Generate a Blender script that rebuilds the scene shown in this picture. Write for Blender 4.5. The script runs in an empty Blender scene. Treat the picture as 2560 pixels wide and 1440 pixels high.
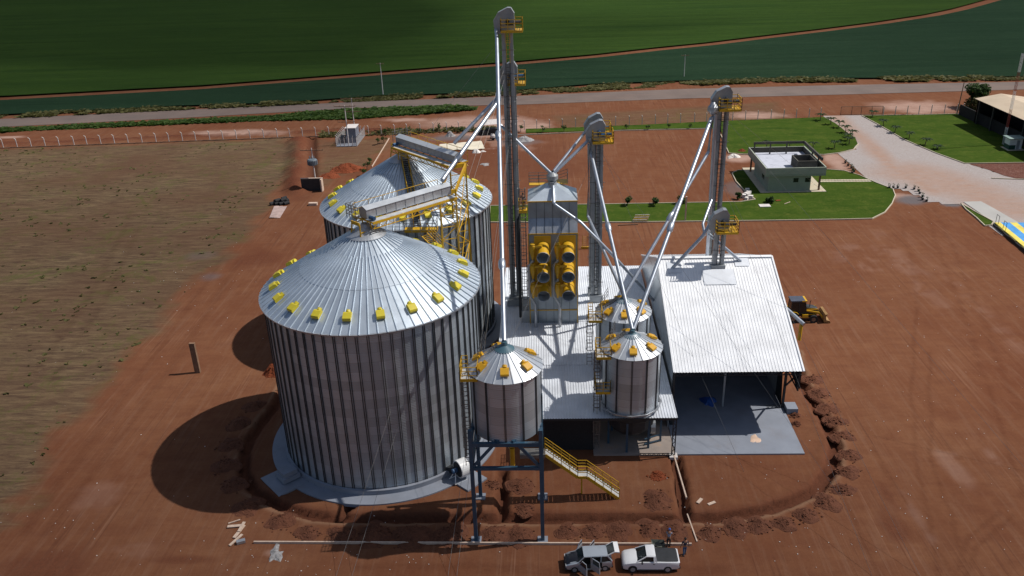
import bpy, bmesh, math, random
import numpy as np
from math import pi, sin, cos, radians
from mathutils import Vector, Matrix
random.seed(7)
SC = bpy.context.scene
COL = SC.collection
# ------------------------------------------------------------------ camera model
FPX, TH, PH, YAW, CH = 2112.0, 0.4314, 0.0342, 0.0467, 48.0
_fwd = Vector((0, cos(TH), -sin(TH))); _right = Vector((1, 0, 0)); _down = _fwd.cross(_right)
_r = cos(PH) * _right + sin(PH) * _down
_d = -sin(PH) * _right + cos(PH) * _down
_RZ = Matrix.Rotation(YAW, 3, 'Z')
CR, CD, CF = _RZ @ _r, _RZ @ _d, _RZ @ _fwd
def ray(px, py):
    return CR * ((px - 1280) / FPX) + CD * ((py - 720) / FPX) + CF
def g(px, py, z=0.0):
    """survey: photo pixel -> point of the horizontal plane at height z"""
    d = ray(px, py); t = (z - CH) / d.z
    return Vector((d.x * t, d.y * t, z))
def at(px, py, Y):
    d = ray(px, py); t = Y / d.y
    return Vector((d.x * t, Y, CH + d.z * t))
def g2(px, py):
    v = g(px, py); return (v.x, v.y)
# ------------------------------------------------------------------ mesh builder
class MB:
    def __init__(s): s.v = []; s.f = []; s.uv = None
    def add(s, vs, fs):
        o = len(s.v); s.v += [tuple(v) for v in vs]; s.f += [tuple(i + o for i in f) for f in fs]; return s
    def box(s, x0, x1, y0, y1, z0, z1):
        return s.add([(x0,y0,z0),(x1,y0,z0),(x1,y1,z0),(x0,y1,z0),(x0,y0,z1),(x1,y0,z1),(x1,y1,z1),(x0,y1,z1)],
            [(0,3,2,1),(4,5,6,7),(0,1,5,4),(1,2,6,5),(2,3,7,6),(3,0,4,7)])
    def cbox(s, c, sx, sy, sz, rz=0, M=None):
        c = Vector(c); R = M if M else Matrix.Rotation(rz, 3, 'Z')
        vs = [c + R @ Vector((a*sx/2, b*sy/2, d*sz/2)) for d in (-1,1) for a,b in ((-1,-1),(1,-1),(1,1),(-1,1))]
        return s.add(vs, [(0,3,2,1),(4,5,6,7),(0,1,5,4),(1,2,6,5),(2,3,7,6),(3,0,4,7)])
    def beam(s, p, q, w, h=None, up=(0,0,1)):
        h = h or w; p = Vector(p); q = Vector(q); d = (q - p)
        if d.length < 1e-6: return s
        d.normalize(); u = Vector(up)
        if abs(d.dot(u)) > .97: u = Vector((0,1,0))
        a = d.cross(u).normalized(); b = a.cross(d).normalized()
        vs = [c + a*i*w/2 + b*j*h/2 for c in (p, q) for i, j in ((-1,-1),(1,-1),(1,1),(-1,1))]
        return s.add(vs, [(0,1,2,3),(7,6,5,4),(0,4,5,1),(1,5,6,2),(2,6,7,3),(3,7,4,0)])
    def tube(s, pts, r, n=8, r2=None, caps=True):
        pts = [Vector(p) for p in pts]; m = len(pts); o = len(s.v)
        for i, p in enumerate(pts):
            d = (pts[min(i+1, m-1)] - pts[max(i-1, 0)]).normalized()
            u = Vector((0,0,1)) if abs(d.z) < .95 else Vector((0,1,0))
            a = d.cross(u).normalized(); b = a.cross(d)
            rr = r if r2 is None else r + (r2 - r) * i / (m - 1)
            if isinstance(r, (list, tuple)): rr = r[i]
            for k in range(n):
                t = 2*pi*k/n; s.v.append(tuple(p + (a*cos(t) + b*sin(t)) * rr))
        for i in range(m-1):
            for k in range(n):
                s.f.append((o+i*n+k, o+i*n+(k+1) % n, o+(i+1)*n+(k+1) % n, o+(i+1)*n+k))
        if caps:
            s.f.append(tuple(o+k for k in reversed(range(n)))); s.f.append(tuple(o+(m-1)*n+k for k in range(n)))
        return s
    def lathe(s, c, prof, n=32, a0=0, a1=2*pi, close=True):
        c = Vector(c); o = len(s.v); m = len(prof); full = abs(a1-a0-2*pi) < 1e-6
        N = n if full else n+1
        for k in range(N):
            t = a0 + (a1-a0)*k/n
            for r, z in prof: s.v.append((c.x+r*cos(t), c.y+r*sin(t), c.z+z))
        for k in range(n):
            k2 = (k+1) % N
            for i in range(m-1):
                s.f.append((o+k*m+i, o+k2*m+i, o+k2*m+i+1, o+k*m+i+1))
        return s
    def prism(s, poly, p0, p1, d):
        """poly of 2D points in plane (axes p0,p1) from vector origin, extruded by d"""
        n = len(poly); o = len(s.v); d = Vector(d)
        base = [Vector(p0[0]) + Vector(p0[1])*a + Vector(p1)*b for a, b in poly]
        s.v += [tuple(v) for v in base] + [tuple(v + d) for v in base]
        s.f.append(tuple(o+i for i in range(n))); s.f.append(tuple(o+n+i for i in reversed(range(n))))
        for i in range(n): s.f.append((o+i, o+n+i, o+n+(i+1) % n, o+(i+1) % n))
        return s
    def build(s, name, m, parent=None, smooth=False, label=None, raw=False):
        me = bpy.data.meshes.new(name)
        off = Vector((0,0,0))
        if parent is not None and not raw:
            off = parent.location.copy()
            if parent.parent: off = parent.parent.location + parent.location
        vs = [(v[0]-off.x, v[1]-off.y, v[2]-off.z) for v in s.v] if off.length else s.v
        me.from_pydata(vs, [], s.f); me.update()
        if m: me.materials.append(m)
        if smooth:
            me.polygons.foreach_set('use_smooth', [True]*len(me.polygons))
        bm = bmesh.new(); bm.from_mesh(me); bmesh.ops.recalc_face_normals(bm, faces=bm.faces); bm.to_mesh(me); bm.free()
        if smooth:
            try: me.set_sharp_from_angle(angle=radians(35))
            except Exception: pass
        o = bpy.data.objects.new(name, me); COL.objects.link(o)
        if parent is not None: o.parent = parent
        if label: o['label'] = label
        return o
def tag(o, label=None, cat=None, group=None, kind=None):
    if label: o['label'] = label
    if cat: o['category'] = cat
    if group: o['group'] = group
    if kind: o['kind'] = kind
    return o
def thing(name, loc, label, cat, group=None, rz=0):
    o = bpy.data.objects.new(name, None); COL.objects.link(o); o.location = loc; o.rotation_euler = (0,0,rz)
    o.empty_display_size = .3
    return tag(o, label, cat, group)
def dup(root, loc, rz=0, label=None, group=None, scale=None):
    r = root.copy(); COL.objects.link(r); r.location = loc; r.rotation_euler = (0,0,rz)
    if scale: r.scale = (scale,)*3
    if label: r['label'] = label
    if group: r['group'] = group
    for ch in list(root.children):
        c = ch.copy(); COL.objects.link(c); c.parent = r
        for gc in list(ch.children):
            d = gc.copy(); COL.objects.link(d); d.parent = c
    return r
# ------------------------------------------------------------------ materials
def nt(name):
    m = bpy.data.materials.new(name); m.use_nodes = True; t = m.node_tree
    return m, t, t.nodes['Principled BSDF']
def N(t, ty, **kw):
    n = t.nodes.new(ty)
    for k, v in kw.items():
        if k in n.inputs.keys(): n.inputs[k].default_value = v
        else: setattr(n, k, v)
    return n
def mixrgb(t, fac, a, b, blend='MIX'):
    n = t.nodes.new('ShaderNodeMix'); n.data_type = 'RGBA'; n.blend_type = blend
    for sock, val in ((n.inputs[0], fac), (n.inputs[6], a), (n.inputs[7], b)):
        if hasattr(val, 'is_output'): t.links.new(val, sock)
        elif isinstance(val, (int, float)): sock.default_value = val
        else: sock.default_value = (*val, 1)
    return n.outputs[2]
def ramp(t, fac, p0, p1, a=(0,0,0), b=(1,1,1)):
    r = t.nodes.new('ShaderNodeValToRGB'); t.links.new(fac, r.inputs[0])
    r.color_ramp.elements[0].position = p0; r.color_ramp.elements[1].position = p1
    r.color_ramp.elements[0].color = (*a, 1); r.color_ramp.elements[1].color = (*b, 1)
    return r.outputs[0]
def noise(t, scale, detail=4, vec=None, rough=.55, dist=0):
    n = N(t, 'ShaderNodeTexNoise'); n.inputs['Scale'].default_value = scale; n.inputs['Detail'].default_value = detail
    n.inputs['Roughness'].default_value = rough; n.inputs['Distortion'].default_value = dist
    if vec is None:
        vec = t.nodes.new('ShaderNodeTexCoord').outputs['Object']
    t.links.new(vec, n.inputs['Vector'])
    return n.outputs['Fac']
def scaled(t, sx, sy, sz, src='Object', rz=0):
    tc = t.nodes.new('ShaderNodeTexCoord'); mp = t.nodes.new('ShaderNodeMapping')
    mp.inputs['Scale'].default_value = (sx, sy, sz); mp.inputs['Rotation'].default_value = (0,0,rz)
    t.links.new(tc.outputs[src], mp.inputs['Vector']); return mp.outputs[0]
def mat(name, col, rough=.6, metal=0, var=.25, scale=1.0, bump=0, bscale=20, dirt=None, dirt_amt=.35, dscale=.6, spec=None):
    m, t, b = nt(name)
    f = noise(t, scale, 5)
    dark = tuple(c*(1-var) for c in col); light = tuple(min(1, c*(1+var*.7)) for c in col)
    c = mixrgb(t, ramp(t, f, .3, .7), dark, light)
    if dirt:
        d = noise(t, dscale, 6, rough=.7)
        c = mixrgb(t, ramp(t, d, .5, .75, (0,0,0), (dirt_amt,)*3), c, dirt)
    t.links.new(c, b.inputs['Base Color'])
    b.inputs['Roughness'].default_value = rough; b.inputs['Metallic'].default_value = metal
    if spec is not None: b.inputs['Specular IOR Level'].default_value = spec
    if metal > .3:
        r = noise(t, scale*2.3, 3); rr = N(t, 'ShaderNodeMapRange'); t.links.new(r, rr.inputs[0])
        rr.inputs[3].default_value = rough-.08; rr.inputs[4].default_value = rough+.1
        t.links.new(rr.outputs[0], b.inputs['Roughness'])
    if bump:
        bn = N(t, 'ShaderNodeBump'); bn.inputs['Strength'].default_value = bump; bn.inputs['Distance'].default_value = .05
        t.links.new(noise(t, bscale, 5), bn.inputs['Height']); t.links.new(bn.outputs[0], b.inputs['Normal'])
    return m
M = {}
M['galv'] = mat('galvanised_steel', (.42,.44,.47), .42, .6, .18, .9, dirt=(.25,.22,.2), dirt_amt=.25)
M['galv_dull'] = mat('dull_galvanised_steel', (.34,.36,.375), .5, .3, .2, .8)
M['pipe'] = mat('bright_galvanised_pipe', (.44,.48,.54), .36, .75, .12, 1.5)
M['rib'] = mat('stiffener_steel', (.055,.058,.062), .5, .3, .2, 1)
M['yellow'] = mat('yellow_paint', (.58,.33,.012), .45, 0, .12, 1.2, dirt=(.25,.15,.03), dirt_amt=.3)
M['yellow_vent'] = mat('lemon_yellow_paint', (.66,.54,.035), .45, 0, .1, 1.5)
M['orange_vent'] = mat('amber_yellow_paint', (.68,.36,.012), .45, 0, .1, 1.5)
M['blue'] = mat('blue_frame_paint', (.025,.075,.125), .45, 0, .2, 1.2, dirt=(.15,.08,.05), dirt_amt=.25)
M['teal'] = mat('teal_paint', (.07,.15,.19), .5, 0, .2, 2)
M['motor'] = mat('blue_motor_paint', (.02,.07,.16), .4, 0, .15, 3)
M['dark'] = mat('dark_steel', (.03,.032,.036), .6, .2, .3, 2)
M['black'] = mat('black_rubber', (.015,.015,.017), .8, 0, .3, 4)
M['greyrail'] = mat('grey_rail_steel', (.20,.19,.18), .5, .5, .2, 2)
M['tread'] = mat('pale_stair_tread', (.55,.56,.56), .6, .2, .15, 2)
M['conc'] = mat('grey_concrete', (.22,.24,.285), .85, 0, .10, .6, dirt=(.18,.15,.14), dirt_amt=.35, dscale=.35)
M['kerb'] = mat('kerb_concrete', (.50,.44,.33), .9, 0, .2, .8, dirt=(.25,.12,.07), dirt_amt=.6, dscale=.8)
M['post'] = mat('concrete_post', (.58,.54,.52), .85, 0, .15, 1.5)
M['wood'] = mat('pale_timber', (.55,.42,.33), .8, 0, .2, 3)
M['wood_dark'] = mat('weathered_timber', (.22,.13,.08), .85, 0, .25, 3)
M['white'] = mat('white_paint', (.75,.75,.75), .35, 0, .05, 2)
M['wallgreen'] = mat('pale_green_render', (.27,.31,.24), .85, 0, .1, .5, dirt=(.18,.2,.15), dirt_amt=.3)
M['parapet'] = mat('parapet_render', (.33,.36,.29), .85, 0, .12, .7)
M['membrane'] = mat('pale_roof_screed', (.50,.52,.60), .7, 0, .25, .9, dirt=(.2,.2,.22), dirt_amt=.6, dscale=.9)
M['glass'] = mat('dark_glass', (.012,.016,.018), .08, 0, .1, 1)
M['skin'] = mat('skin', (.25,.12,.07), .6, 0, .1, 3)
M['hair'] = mat('dark_hair', (.012,.01,.009), .8, 0, .2, 6)
M['tarp'] = mat('cream_tarpaulin', (.62,.56,.44), .8, 0, .15, .5, bump=.4, bscale=1.5)
M['sack'] = mat('white_sack', (.68,.64,.6), .8, 0, .2, 2, bump=.5, bscale=4)
M['rubble'] = mat('grey_rubble', (.28,.27,.27), .9, 0, .5, 4, bump=.6, bscale=8)
M['bark'] = mat('bark', (.12,.08,.055), .9, 0, .3, 4)
def leafmat(name, a, b, sc=3.0):
    m, t, bs = nt(name)
    c = mixrgb(t, ramp(t, noise(t, sc, 3), .3, .7), a, b)
    oi = t.nodes.new('ShaderNodeObjectInfo')
    c = mixrgb(t, oi.outputs['Random'], c, tuple(x*.75 for x in b))
    t.links.new(c, bs.inputs['Base Color']); bs.inputs['Roughness'].default_value = .7
    tl = N(t, 'ShaderNodeBsdfTranslucent'); t.links.new(c, tl.inputs[0]); mx = N(t, 'ShaderNodeMixShader'); mx.inputs[0].default_value = .4; t.links.new(bs.outputs[0], mx.inputs[1]); t.links.new(tl.outputs[0], mx.inputs[2]); t.links.new(mx.outputs[0], t.nodes['Material Output'].inputs[0])
    bs.inputs['Specular IOR Level'].default_value = .25
    return m
M['leaf'] = leafmat('leaf_green', (.018,.045,.012), (.05,.10,.02))
M['palm'] = leafmat('palm_green', (.015,.04,.015), (.04,.075,.02))
M['grass_wild'] = leafmat('wild_grass', (.05,.065,.016), (.17,.155,.055), .35)
M['grass_green'] = leafmat('lush_grass', (.03,.07,.012), (.075,.12,.022), .35)
def soil_mat(name, a, b, c2, bscale=6, bump=.9):
    m, t, bs = nt(name)
    c = mixrgb(t, ramp(t, noise(t, 1.2, 6, rough=.7), .35, .7), a, b)
    c = mixrgb(t, ramp(t, noise(t, 5, 5, rough=.75), .5, .8), c, c2)
    t.links.new(c, bs.inputs['Base Color']); bs.inputs['Roughness'].default_value = .95
    bs.inputs['Specular IOR Level'].default_value = .1
    bn = N(t, 'ShaderNodeBump'); bn.inputs['Strength'].default_value = bump; bn.inputs['Distance'].default_value = .12
    t.links.new(noise(t, bscale, 6, rough=.75), bn.inputs['Height']); t.links.new(bn.outputs[0], bs.inputs['Normal'])
    return m
M['mound'] = soil_mat('dug_red_earth', (.110,.045,.028), (.160,.064,.036), (.075,.031,.020))
M['mound_bright'] = soil_mat('fresh_red_earth', (.17,.045,.02), (.24,.065,.028), (.09,.028,.016))
# corrugated wall sheets of bins: uv = (arc length, height)
def shell_mat(name, base, rough=.42, panel=.95, course=.9):
    m, t, b = nt(name)
    uv = t.nodes.new('ShaderNodeTexCoord').outputs['UV']
    br = N(t, 'ShaderNodeTexBrick'); t.links.new(uv, br.inputs['Vector'])
    br.inputs['Scale'].default_value = 1; br.inputs['Brick Width'].default_value = panel*3; br.inputs['Row Height'].default_value = course
    br.inputs['Mortar Size'].default_value = .012; br.inputs['Bias'].default_value = 0
    br.inputs['Color1'].default_value = (*[c*.82 for c in base], 1); br.inputs['Color2'].default_value = (*[c*1.12 for c in base], 1)
    br.inputs['Mortar'].default_value = (*[c*.6 for c in base], 1)
    c = mixrgb(t, ramp(t, noise(t, .35, 5), .35, .75, (0,0,0), (.5,)*3), br.outputs[0], tuple(c*.7 for c in base))
    t.links.new(c, b.inputs['Base Color']); b.inputs['Metallic'].default_value = .55
    rr = N(t, 'ShaderNodeMapRange'); t.links.new(noise(t, .8, 4), rr.inputs[0]); rr.inputs[3].default_value = rough-.12; rr.inputs[4].default_value = rough+.16
    t.links.new(rr.outputs[0], b.inputs['Roughness'])
    sx = t.nodes.new('ShaderNodeSeparateXYZ'); t.links.new(uv, sx.inputs[0])
    mu = N(t, 'ShaderNodeMath', operation='MULTIPLY'); t.links.new(sx.outputs[1], mu.inputs[0]); mu.inputs[1].default_value = 2*pi/.16
    si = N(t, 'ShaderNodeMath', operation='SINE'); t.links.new(mu.outputs[0], si.inputs[0])
    bn = N(t, 'ShaderNodeBump'); bn.inputs['Strength'].default_value = .35; bn.inputs['Distance'].default_value = .02
    t.links.new(si.outputs[0], bn.inputs['Height']); t.links.new(bn.outputs[0], b.inputs['Normal'])
    return m
M['shell'] = shell_mat('corrugated_bin_wall', (.47,.53,.585), .36)
M['shell_small'] = shell_mat('corrugated_small_bin_wall', (.50,.56,.61), .32, 1.4, .8)
def roof_sheet_mat(name, base, metal=.85, rough=.36, seam=.0):
    m, t, b = nt(name)
    c = mixrgb(t, ramp(t, noise(t, .5, 5, rough=.6), .3, .75), tuple(x*.85 for x in base), tuple(min(1,x*1.08) for x in base))
    c = mixrgb(t, ramp(t, noise(t, 3.5, 4), .55, .8, (0,0,0), (.16,)*3), c, tuple(x*.7 for x in base))
    t.links.new(c, b.inputs['Base Color']); b.inputs['Metallic'].default_value = metal
    rr = N(t, 'ShaderNodeMapRange'); t.links.new(noise(t, 1.7, 4), rr.inputs[0]); rr.inputs[3].default_value = rough-.08; rr.inputs[4].default_value = rough+.12
    t.links.new(rr.outputs[0], b.inputs['Roughness'])
    return m
M['coneroof'] = roof_sheet_mat('silo_roof_sheet', (.56,.63,.70), .58, .40)
M['coneroof_small'] = roof_sheet_mat('bin_roof_sheet', (.66,.69,.72), .6, .36)
M['whiteroof'] = roof_sheet_mat('white_zinc_roof_sheet', (.84,.85,.87), .0, .5)
M['lowroof'] = roof_sheet_mat('pale_zinc_roof_sheet', (.70,.73,.78), .1, .45)
M['sidewall'] = roof_sheet_mat('zinc_side_cladding', (.50,.55,.58), .7, .33)
M['oldroof'] = mat('tan_fibre_roof', (.50,.40,.29), .8, 0, .15, .15, dirt=(.32,.2,.13), dirt_amt=.5, dscale=.12)
def uvshell(o, c, R):
    me = o.data; uv = me.uv_layers.new(name='UVMap')
    for p in me.polygons:
        angs = []
        for li in p.loop_indices:
            v = me.vertices[me.loops[li].vertex_index].co; angs.append((math.atan2(v.y-c[1], v.x-c[0]), v.z))
        a0 = angs[0][0]
        for li, (a, z) in zip(p.loop_indices, angs):
            while a - a0 > pi: a -= 2*pi
            while a - a0 < -pi: a += 2*pi
            uv.data[li].uv = (a*R + 100, z)
def railing(mb, pts, h=1.1, post=1.2, r=.025, rails=(1.1, .75, .4)):
    pts = [Vector(p) for p in pts]
    for a, b in zip(pts, pts[1:]):
        L = (b-a).length; n = max(1, round(L/post))
        for i in range(n+1):
            p = a + (b-a)*i/n; mb.beam(p, p+Vector((0,0,h)), r*2)
        for z in rails: mb.beam(a+Vector((0,0,z)), b+Vector((0,0,z)), r*1.8)
def ladder(mb, p, q, w=.45, side=(1,0,0), step=.35, r=.025, cage=None, cr=.38, cstep=.9):
    p = Vector(p); q = Vector(q); s = Vector(side)*w/2; d = q-p; L = d.length
    mb.beam(p-s, q-s, r*2); mb.beam(p+s, q+s, r*2)
    n = int(L/step)
    for i in range(1, n): c = p + d*i/n; mb.beam(c-s, c+s, r*1.5)
    if cage is not None:
        cg = Vector(cage); n = int(L/cstep); sd = Vector(side)
        for i in range(2, n+1):
            c = p + d*i/n; pr = None
            for k in range(7):
                t = pi*k/6; pt = c + sd*cos(t)*cr + cg*sin(t)*cr*1.6
                if pr is not None: mb.beam(pr, pt, r*1.4)
                pr = pt
        for k in (1, 3, 5):
            t = pi*k/6; o = sd*cos(t)*cr + cg*sin(t)*cr*1.6
            mb.beam(p+o+d*2/n, q+o, r*1.4)
# ------------------------------------------------------------------ ground survey helpers
def vnoise(x, y, s, seed=0):
    x = np.asarray(x)/s; y = np.asarray(y)/s; xi = np.floor(x).astype(np.int64); yi = np.floor(y).astype(np.int64); fx = x-xi; fy = y-yi
    fx = fx*fx*(3-2*fx); fy = fy*fy*(3-2*fy)
    def h(a, b):
        n = (a*374761393 + b*668265263 + seed*974634777) & 0x7fffffff
        n = ((n ^ (n >> 13))*1274126177) & 0x7fffffff
        return ((n ^ (n >> 16)) & 0xffff)/65535.0
    return (h(xi,yi)*(1-fx)+h(xi+1,yi)*fx)*(1-fy)+(h(xi,yi+1)*(1-fx)+h(xi+1,yi+1)*fx)*fy
def fbm(x, y, s, o=4, seed=0):
    r = 0; a = 1; t = 0
    for i in range(o): r = r+a*vnoise(x, y, s/2**i, seed+i); t += a; a *= .55
    return r/t
def polydist(X, Y, pts):
    D = np.full(X.shape, 1e9)
    for (ax, ay), (bx, by) in zip(pts, pts[1:]):
        dx, dy = bx-ax, by-ay; L = dx*dx+dy*dy+1e-9
        t = np.clip(((X-ax)*dx+(Y-ay)*dy)/L, 0, 1)
        D = np.minimum(D, np.hypot(X-ax-t*dx, Y-ay-t*dy))
    return D
def inpoly(X, Y, pts):
    r = np.zeros(X.shape, bool); n = len(pts)
    for i in range(n):
        x1, y1 = pts[i]; x2, y2 = pts[(i+1) % n]
        if y1 == y2: continue
        c = ((y1 > Y) != (y2 > Y)) & (X < (x2-x1)*(Y-y1)/(y2-y1)+x1); r ^= c
    return r
def sdpoly(X, Y, pts):
    d = polydist(X, Y, list(pts)+[pts[0]]); return np.where(inpoly(X, Y, pts), -d, d)
def sm(d, a, b): return np.clip((b-d)/(b-a), 0, 1)
def PX(l): return [g2(*p) for p in l]
TR_MAIN = PX([(745,900),(712,965),(690,1010),(650,1062),(622,1100),(608,1145),(611,1185),(632,1222),(668,1250),(720,1272),(790,1290),(860,1296),(1000,1296),(1200,1296),(1400,1296),(1560,1297),(1690,1298),(1800,1293),(1900,1278),(1985,1252),(2045,1218),(2082,1170),(2088,1120),(2072,1070),(2046,1020),(2020,980),(2003,950),(1990,915),(1984,880)])
TR_B = [PX([(1690,1146),(1700,1200),(1712,1290)]), PX([(1258,1180),(1256,1240),(1255,1292)]), PX([(880,1262),(850,1280),(820,1296)])]
TR_FAR = PX([(779,345),(779,400),(778,470)])
WEED = PX([(0,374),(400,362),(722,347),(722,400),(700,462),(668,520),(640,560),(600,605),(556,655),(500,700),(440,750),(384,822),(330,880),(262,945),(200,1010),(150,1070),(108,1140),(60,1225),(0,1310)]) + [(-75,46),(-260,46),(-260,170)]
WEED2 = PX([(800,352),(980,345),(930,400),(880,430),(800,470),(795,420)])
def ell(X, Y, cx, cy, hx, hy, k=.5, seed=3):
    a = g(cx-hx, cy); b = g(cx+hx, cy); c = g(cx, cy-hy); d = g(cx, cy+hy)
    mx, my = (a.x+b.x)/2, (c.y+d.y)/2; rx, ry = abs(b.x-a.x)/2, abs(c.y-d.y)/2
    ux, uy = b.x-a.x, b.y-a.y; L = math.hypot(ux, uy); ux /= L; uy /= L
    dx, dy = X-mx, Y-my; q = np.hypot((dx*ux+dy*uy)/rx, (-dx*uy+dy*ux)/ry)
    q = q+(fbm(X, Y, max(3, rx*.4), 4, seed)-.5)*k*1.6
    return sm(q, .55, 1.2)
def axis(segs):
    out = [segs[0][0]]
    for a, b, st in segs:
        n = max(1, int(round((b-a)/st))); out += [a+(b-a)*i/n for i in range(1, n+1)]
    return np.array(out)
gx = axis([(-3000,-600,400),(-600,-190,20),(-190,-80,1.6),(-80,-42,.55),(-42,46,.3),(46,70,.6),(70,200,1.7),(200,600,20),(600,3000,400)])
gy = axis([(-200,30,10),(30,46,1.),(46,64,.19),(64,98,.28),(98,170,.8),(170,235,1.),(235,300,4),(300,600,20),(600,4000,400)])
X, Y = np.meshgrid(gx, gy)
dm = polydist(X, Y, TR_MAIN)+(fbm(X, Y, 1.2, 3, 11)-.5)*.35
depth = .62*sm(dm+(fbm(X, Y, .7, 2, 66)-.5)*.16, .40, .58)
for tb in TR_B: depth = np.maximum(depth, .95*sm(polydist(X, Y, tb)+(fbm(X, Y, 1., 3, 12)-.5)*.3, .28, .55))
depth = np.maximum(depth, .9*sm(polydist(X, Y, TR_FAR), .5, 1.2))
near = (X > -45) & (X < 50) & (Y > 44) & (Y < 100)
flatzone = sm(np.hypot(X+16.2, Y-70.1), 11.5, 13)+sm(np.hypot(X+16.4, Y-93.8), 11.5, 13)+((X > -7) & (X < 24.5) & (Y > 65) & (Y < 102))*1.0
Z = (fbm(X, Y, 6, 4, 1)-.5)*.10*near*(1-np.clip(flatzone, 0, 1))
Z += near*(1-np.clip(flatzone, 0, 1))*(fbm(X, Y, .9, 3, 2)-.5)*.05*(1+2.2*sm(dm, 1.2, 3.2))
# spoil lips either side of the trench
lip = sm(np.abs(dm-1.0), 0, .5)*.16*(fbm(X, Y, 1.5, 3, 4))
Z = Z+lip-depth
Z[~near & (depth < .01)] = 0
Z *= 1-sm(polydist(X, Y, PX([(630,1358),(1735,1363)])), .25, .8)
berm = sm(polydist(X, Y, PX([(745,352),(742,400),(738,440),(735,478)]))+(fbm(X, Y, 3, 3, 5)-.5)*2, .3, 2.6)
Z += berm*1.0
rows = sm(polydist(X, Y, PX([(-60,362),(400,345),(800,330),(960,326)]))+(fbm(X, Y, 5, 3, 8)-.5)*2.5, .2, 1.6)
Z += rows*.55*(fbm(X, Y, 2.6, 2, 9) > .42)
def w3(s, seed): return (fbm(X, Y, s, 3, seed)-.5)*s
# --- colour masks
weed = sm(sdpoly(X+w3(5, 21)+w3(1.6, 27)*1.5, Y+w3(5, 22)+w3(1.6, 28)*1.5, WEED), -1.2, 1.6)
weed2 = sm(sdpoly(X+w3(4, 23), Y+w3(4, 24), WEED2), -1, 1.5)*.7
vw = sm(sdpoly(X, Y, PX([(1380,290),(1940,255),(1960,298),(1420,322)])), -1.5, 1.5)*.65
weed = np.clip(weed+weed2+vw, 0, 1)
pale = np.zeros_like(X)
for e in [(600,332,120,8),(1200,308,170,17),(1330,318,60,12),(1890,289,72,10),(2290,268,105,18),(1180,338,70,6),(20,343,40,3),(1010,300,60,5),(1850,395,45,12),(2090,405,30,30),(2240,490,60,6),(1620,690,90,12),(1900,830,10,4)]:
    pale = np.maximum(pale, ell(X, Y, *e, .55, int(e[0])))
for e, s in [((1270,365,90,18),.55),((1240,345,60,10),.5),((2170,460,90,10),.5),((330,1370,60,25),.25),((690,1382,28,10),.8),((1150,700,60,30),.35),((2140,640,60,30),.3),((2480,800,20,200),.18),((2300,700,30,120),.25),((2400,1190,30,60),.35),((2290,1290,18,60),.3),((250,1230,50,50),.22),((2210,620,30,8),.3),((1420,495,40,4),.4),((2480,1140,18,25),.4)]:
    pale = np.maximum(pale, s*.75*ell(X, Y, *e, .9, int(e[1]))*sm(-fbm(X, Y, 2.2, 4, int(e[0])), -.56, -.40))
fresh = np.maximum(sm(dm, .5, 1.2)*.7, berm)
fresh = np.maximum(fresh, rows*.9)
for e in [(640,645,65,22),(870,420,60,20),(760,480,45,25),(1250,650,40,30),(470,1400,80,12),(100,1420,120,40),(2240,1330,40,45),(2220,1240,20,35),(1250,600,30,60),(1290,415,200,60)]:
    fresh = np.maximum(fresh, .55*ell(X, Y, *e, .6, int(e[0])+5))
damp = np.zeros_like(X)
for e, s in [((1300,355,50,8),.9),((2090,440,45,22),.7),((1845,475,30,25),.5),((2280,500,40,12),.9),((2380,512,25,6),1),((1130,345,60,7),.8),((1850,465,12,8),1),((530,690,25,10),.5),((500,640,45,12),.25)]:
    damp = np.maximum(damp, s*ell(X, Y, *e, .5, int(e[0])+9))
def lines(polys, w, soft):
    D = np.full(X.shape, 1e9)
    for p in polys: D = np.minimum(D, polydist(X+w3(6, 31)*.12, Y+w3(6, 32)*.12, PX(p)))
    return sm(D, w, w+soft)
tracks = .8*lines([[(2280,880),(2278,1000),(2286,1100),(2310,1250),(2345,1440)],[(2320,880),(2322,1000),(2332,1150),(2365,1260),(2420,1440)],
  [(2310,520),(2340,600),(2400,760),(2480,1000),(2560,1250)],[(2335,520),(2375,600),(2450,780),(2550,1040)],[(2240,520),(2280,640),(2290,760),(2280,880)],
  [(1900,1010),(2100,1210),(2200,1440)],[(2180,1120),(2330,1360),(2380,1440)],[(2420,1440),(2440,1360),(2530,1290)],[(2390,1440),(2420,1340),(2500,1280)]], .08, .22)*.7
tracks = np.maximum(tracks, .5*lines([[(560,640),(480,760),(380,900),(240,1080),(60,1330)],[(600,650),(520,780),(430,920),(300,1090),(120,1330)],[(330,530),(250,700),(90,930)],[(360,540),(280,720),(130,950)],
  [(1200,1425),(1500,1432),(1800,1425)],[(900,1420),(1100,1415),(1390,1418)],[(2120,300),(2040,270),(2020,240)],[(2100,300),(2150,270),(2200,262)]], .15, .5))
def setattr_col(me, name, arrs):
    ca = me.color_attributes.new(name, 'FLOAT_COLOR', 'POINT')
    a = np.stack([x.ravel() for x in arrs], 1).astype(np.float32).ravel(); ca.data.foreach_set('color', a)
ny, nx = X.shape
me = bpy.data.meshes.new('ground')
me.vertices.add(nx*ny); me.vertices.foreach_set('co', np.stack([X, Y, Z], 2).astype(np.float32).ravel())
ii, jj = np.meshgrid(np.arange(nx-1), np.arange(ny-1)); q = (jj*nx+ii).ravel()
F = np.stack([q, q+1, q+nx+1, q+nx], 1).astype(np.int32); nf = len(F)
me.loops.add(nf*4); me.loops.foreach_set('vertex_index', F.ravel())
me.polygons.add(nf); me.polygons.foreach_set('loop_start', np.arange(0, nf*4, 4, dtype=np.int32))
me.update(calc_edges=True); me.polygons.foreach_set('use_smooth', np.ones(nf, bool))
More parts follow.
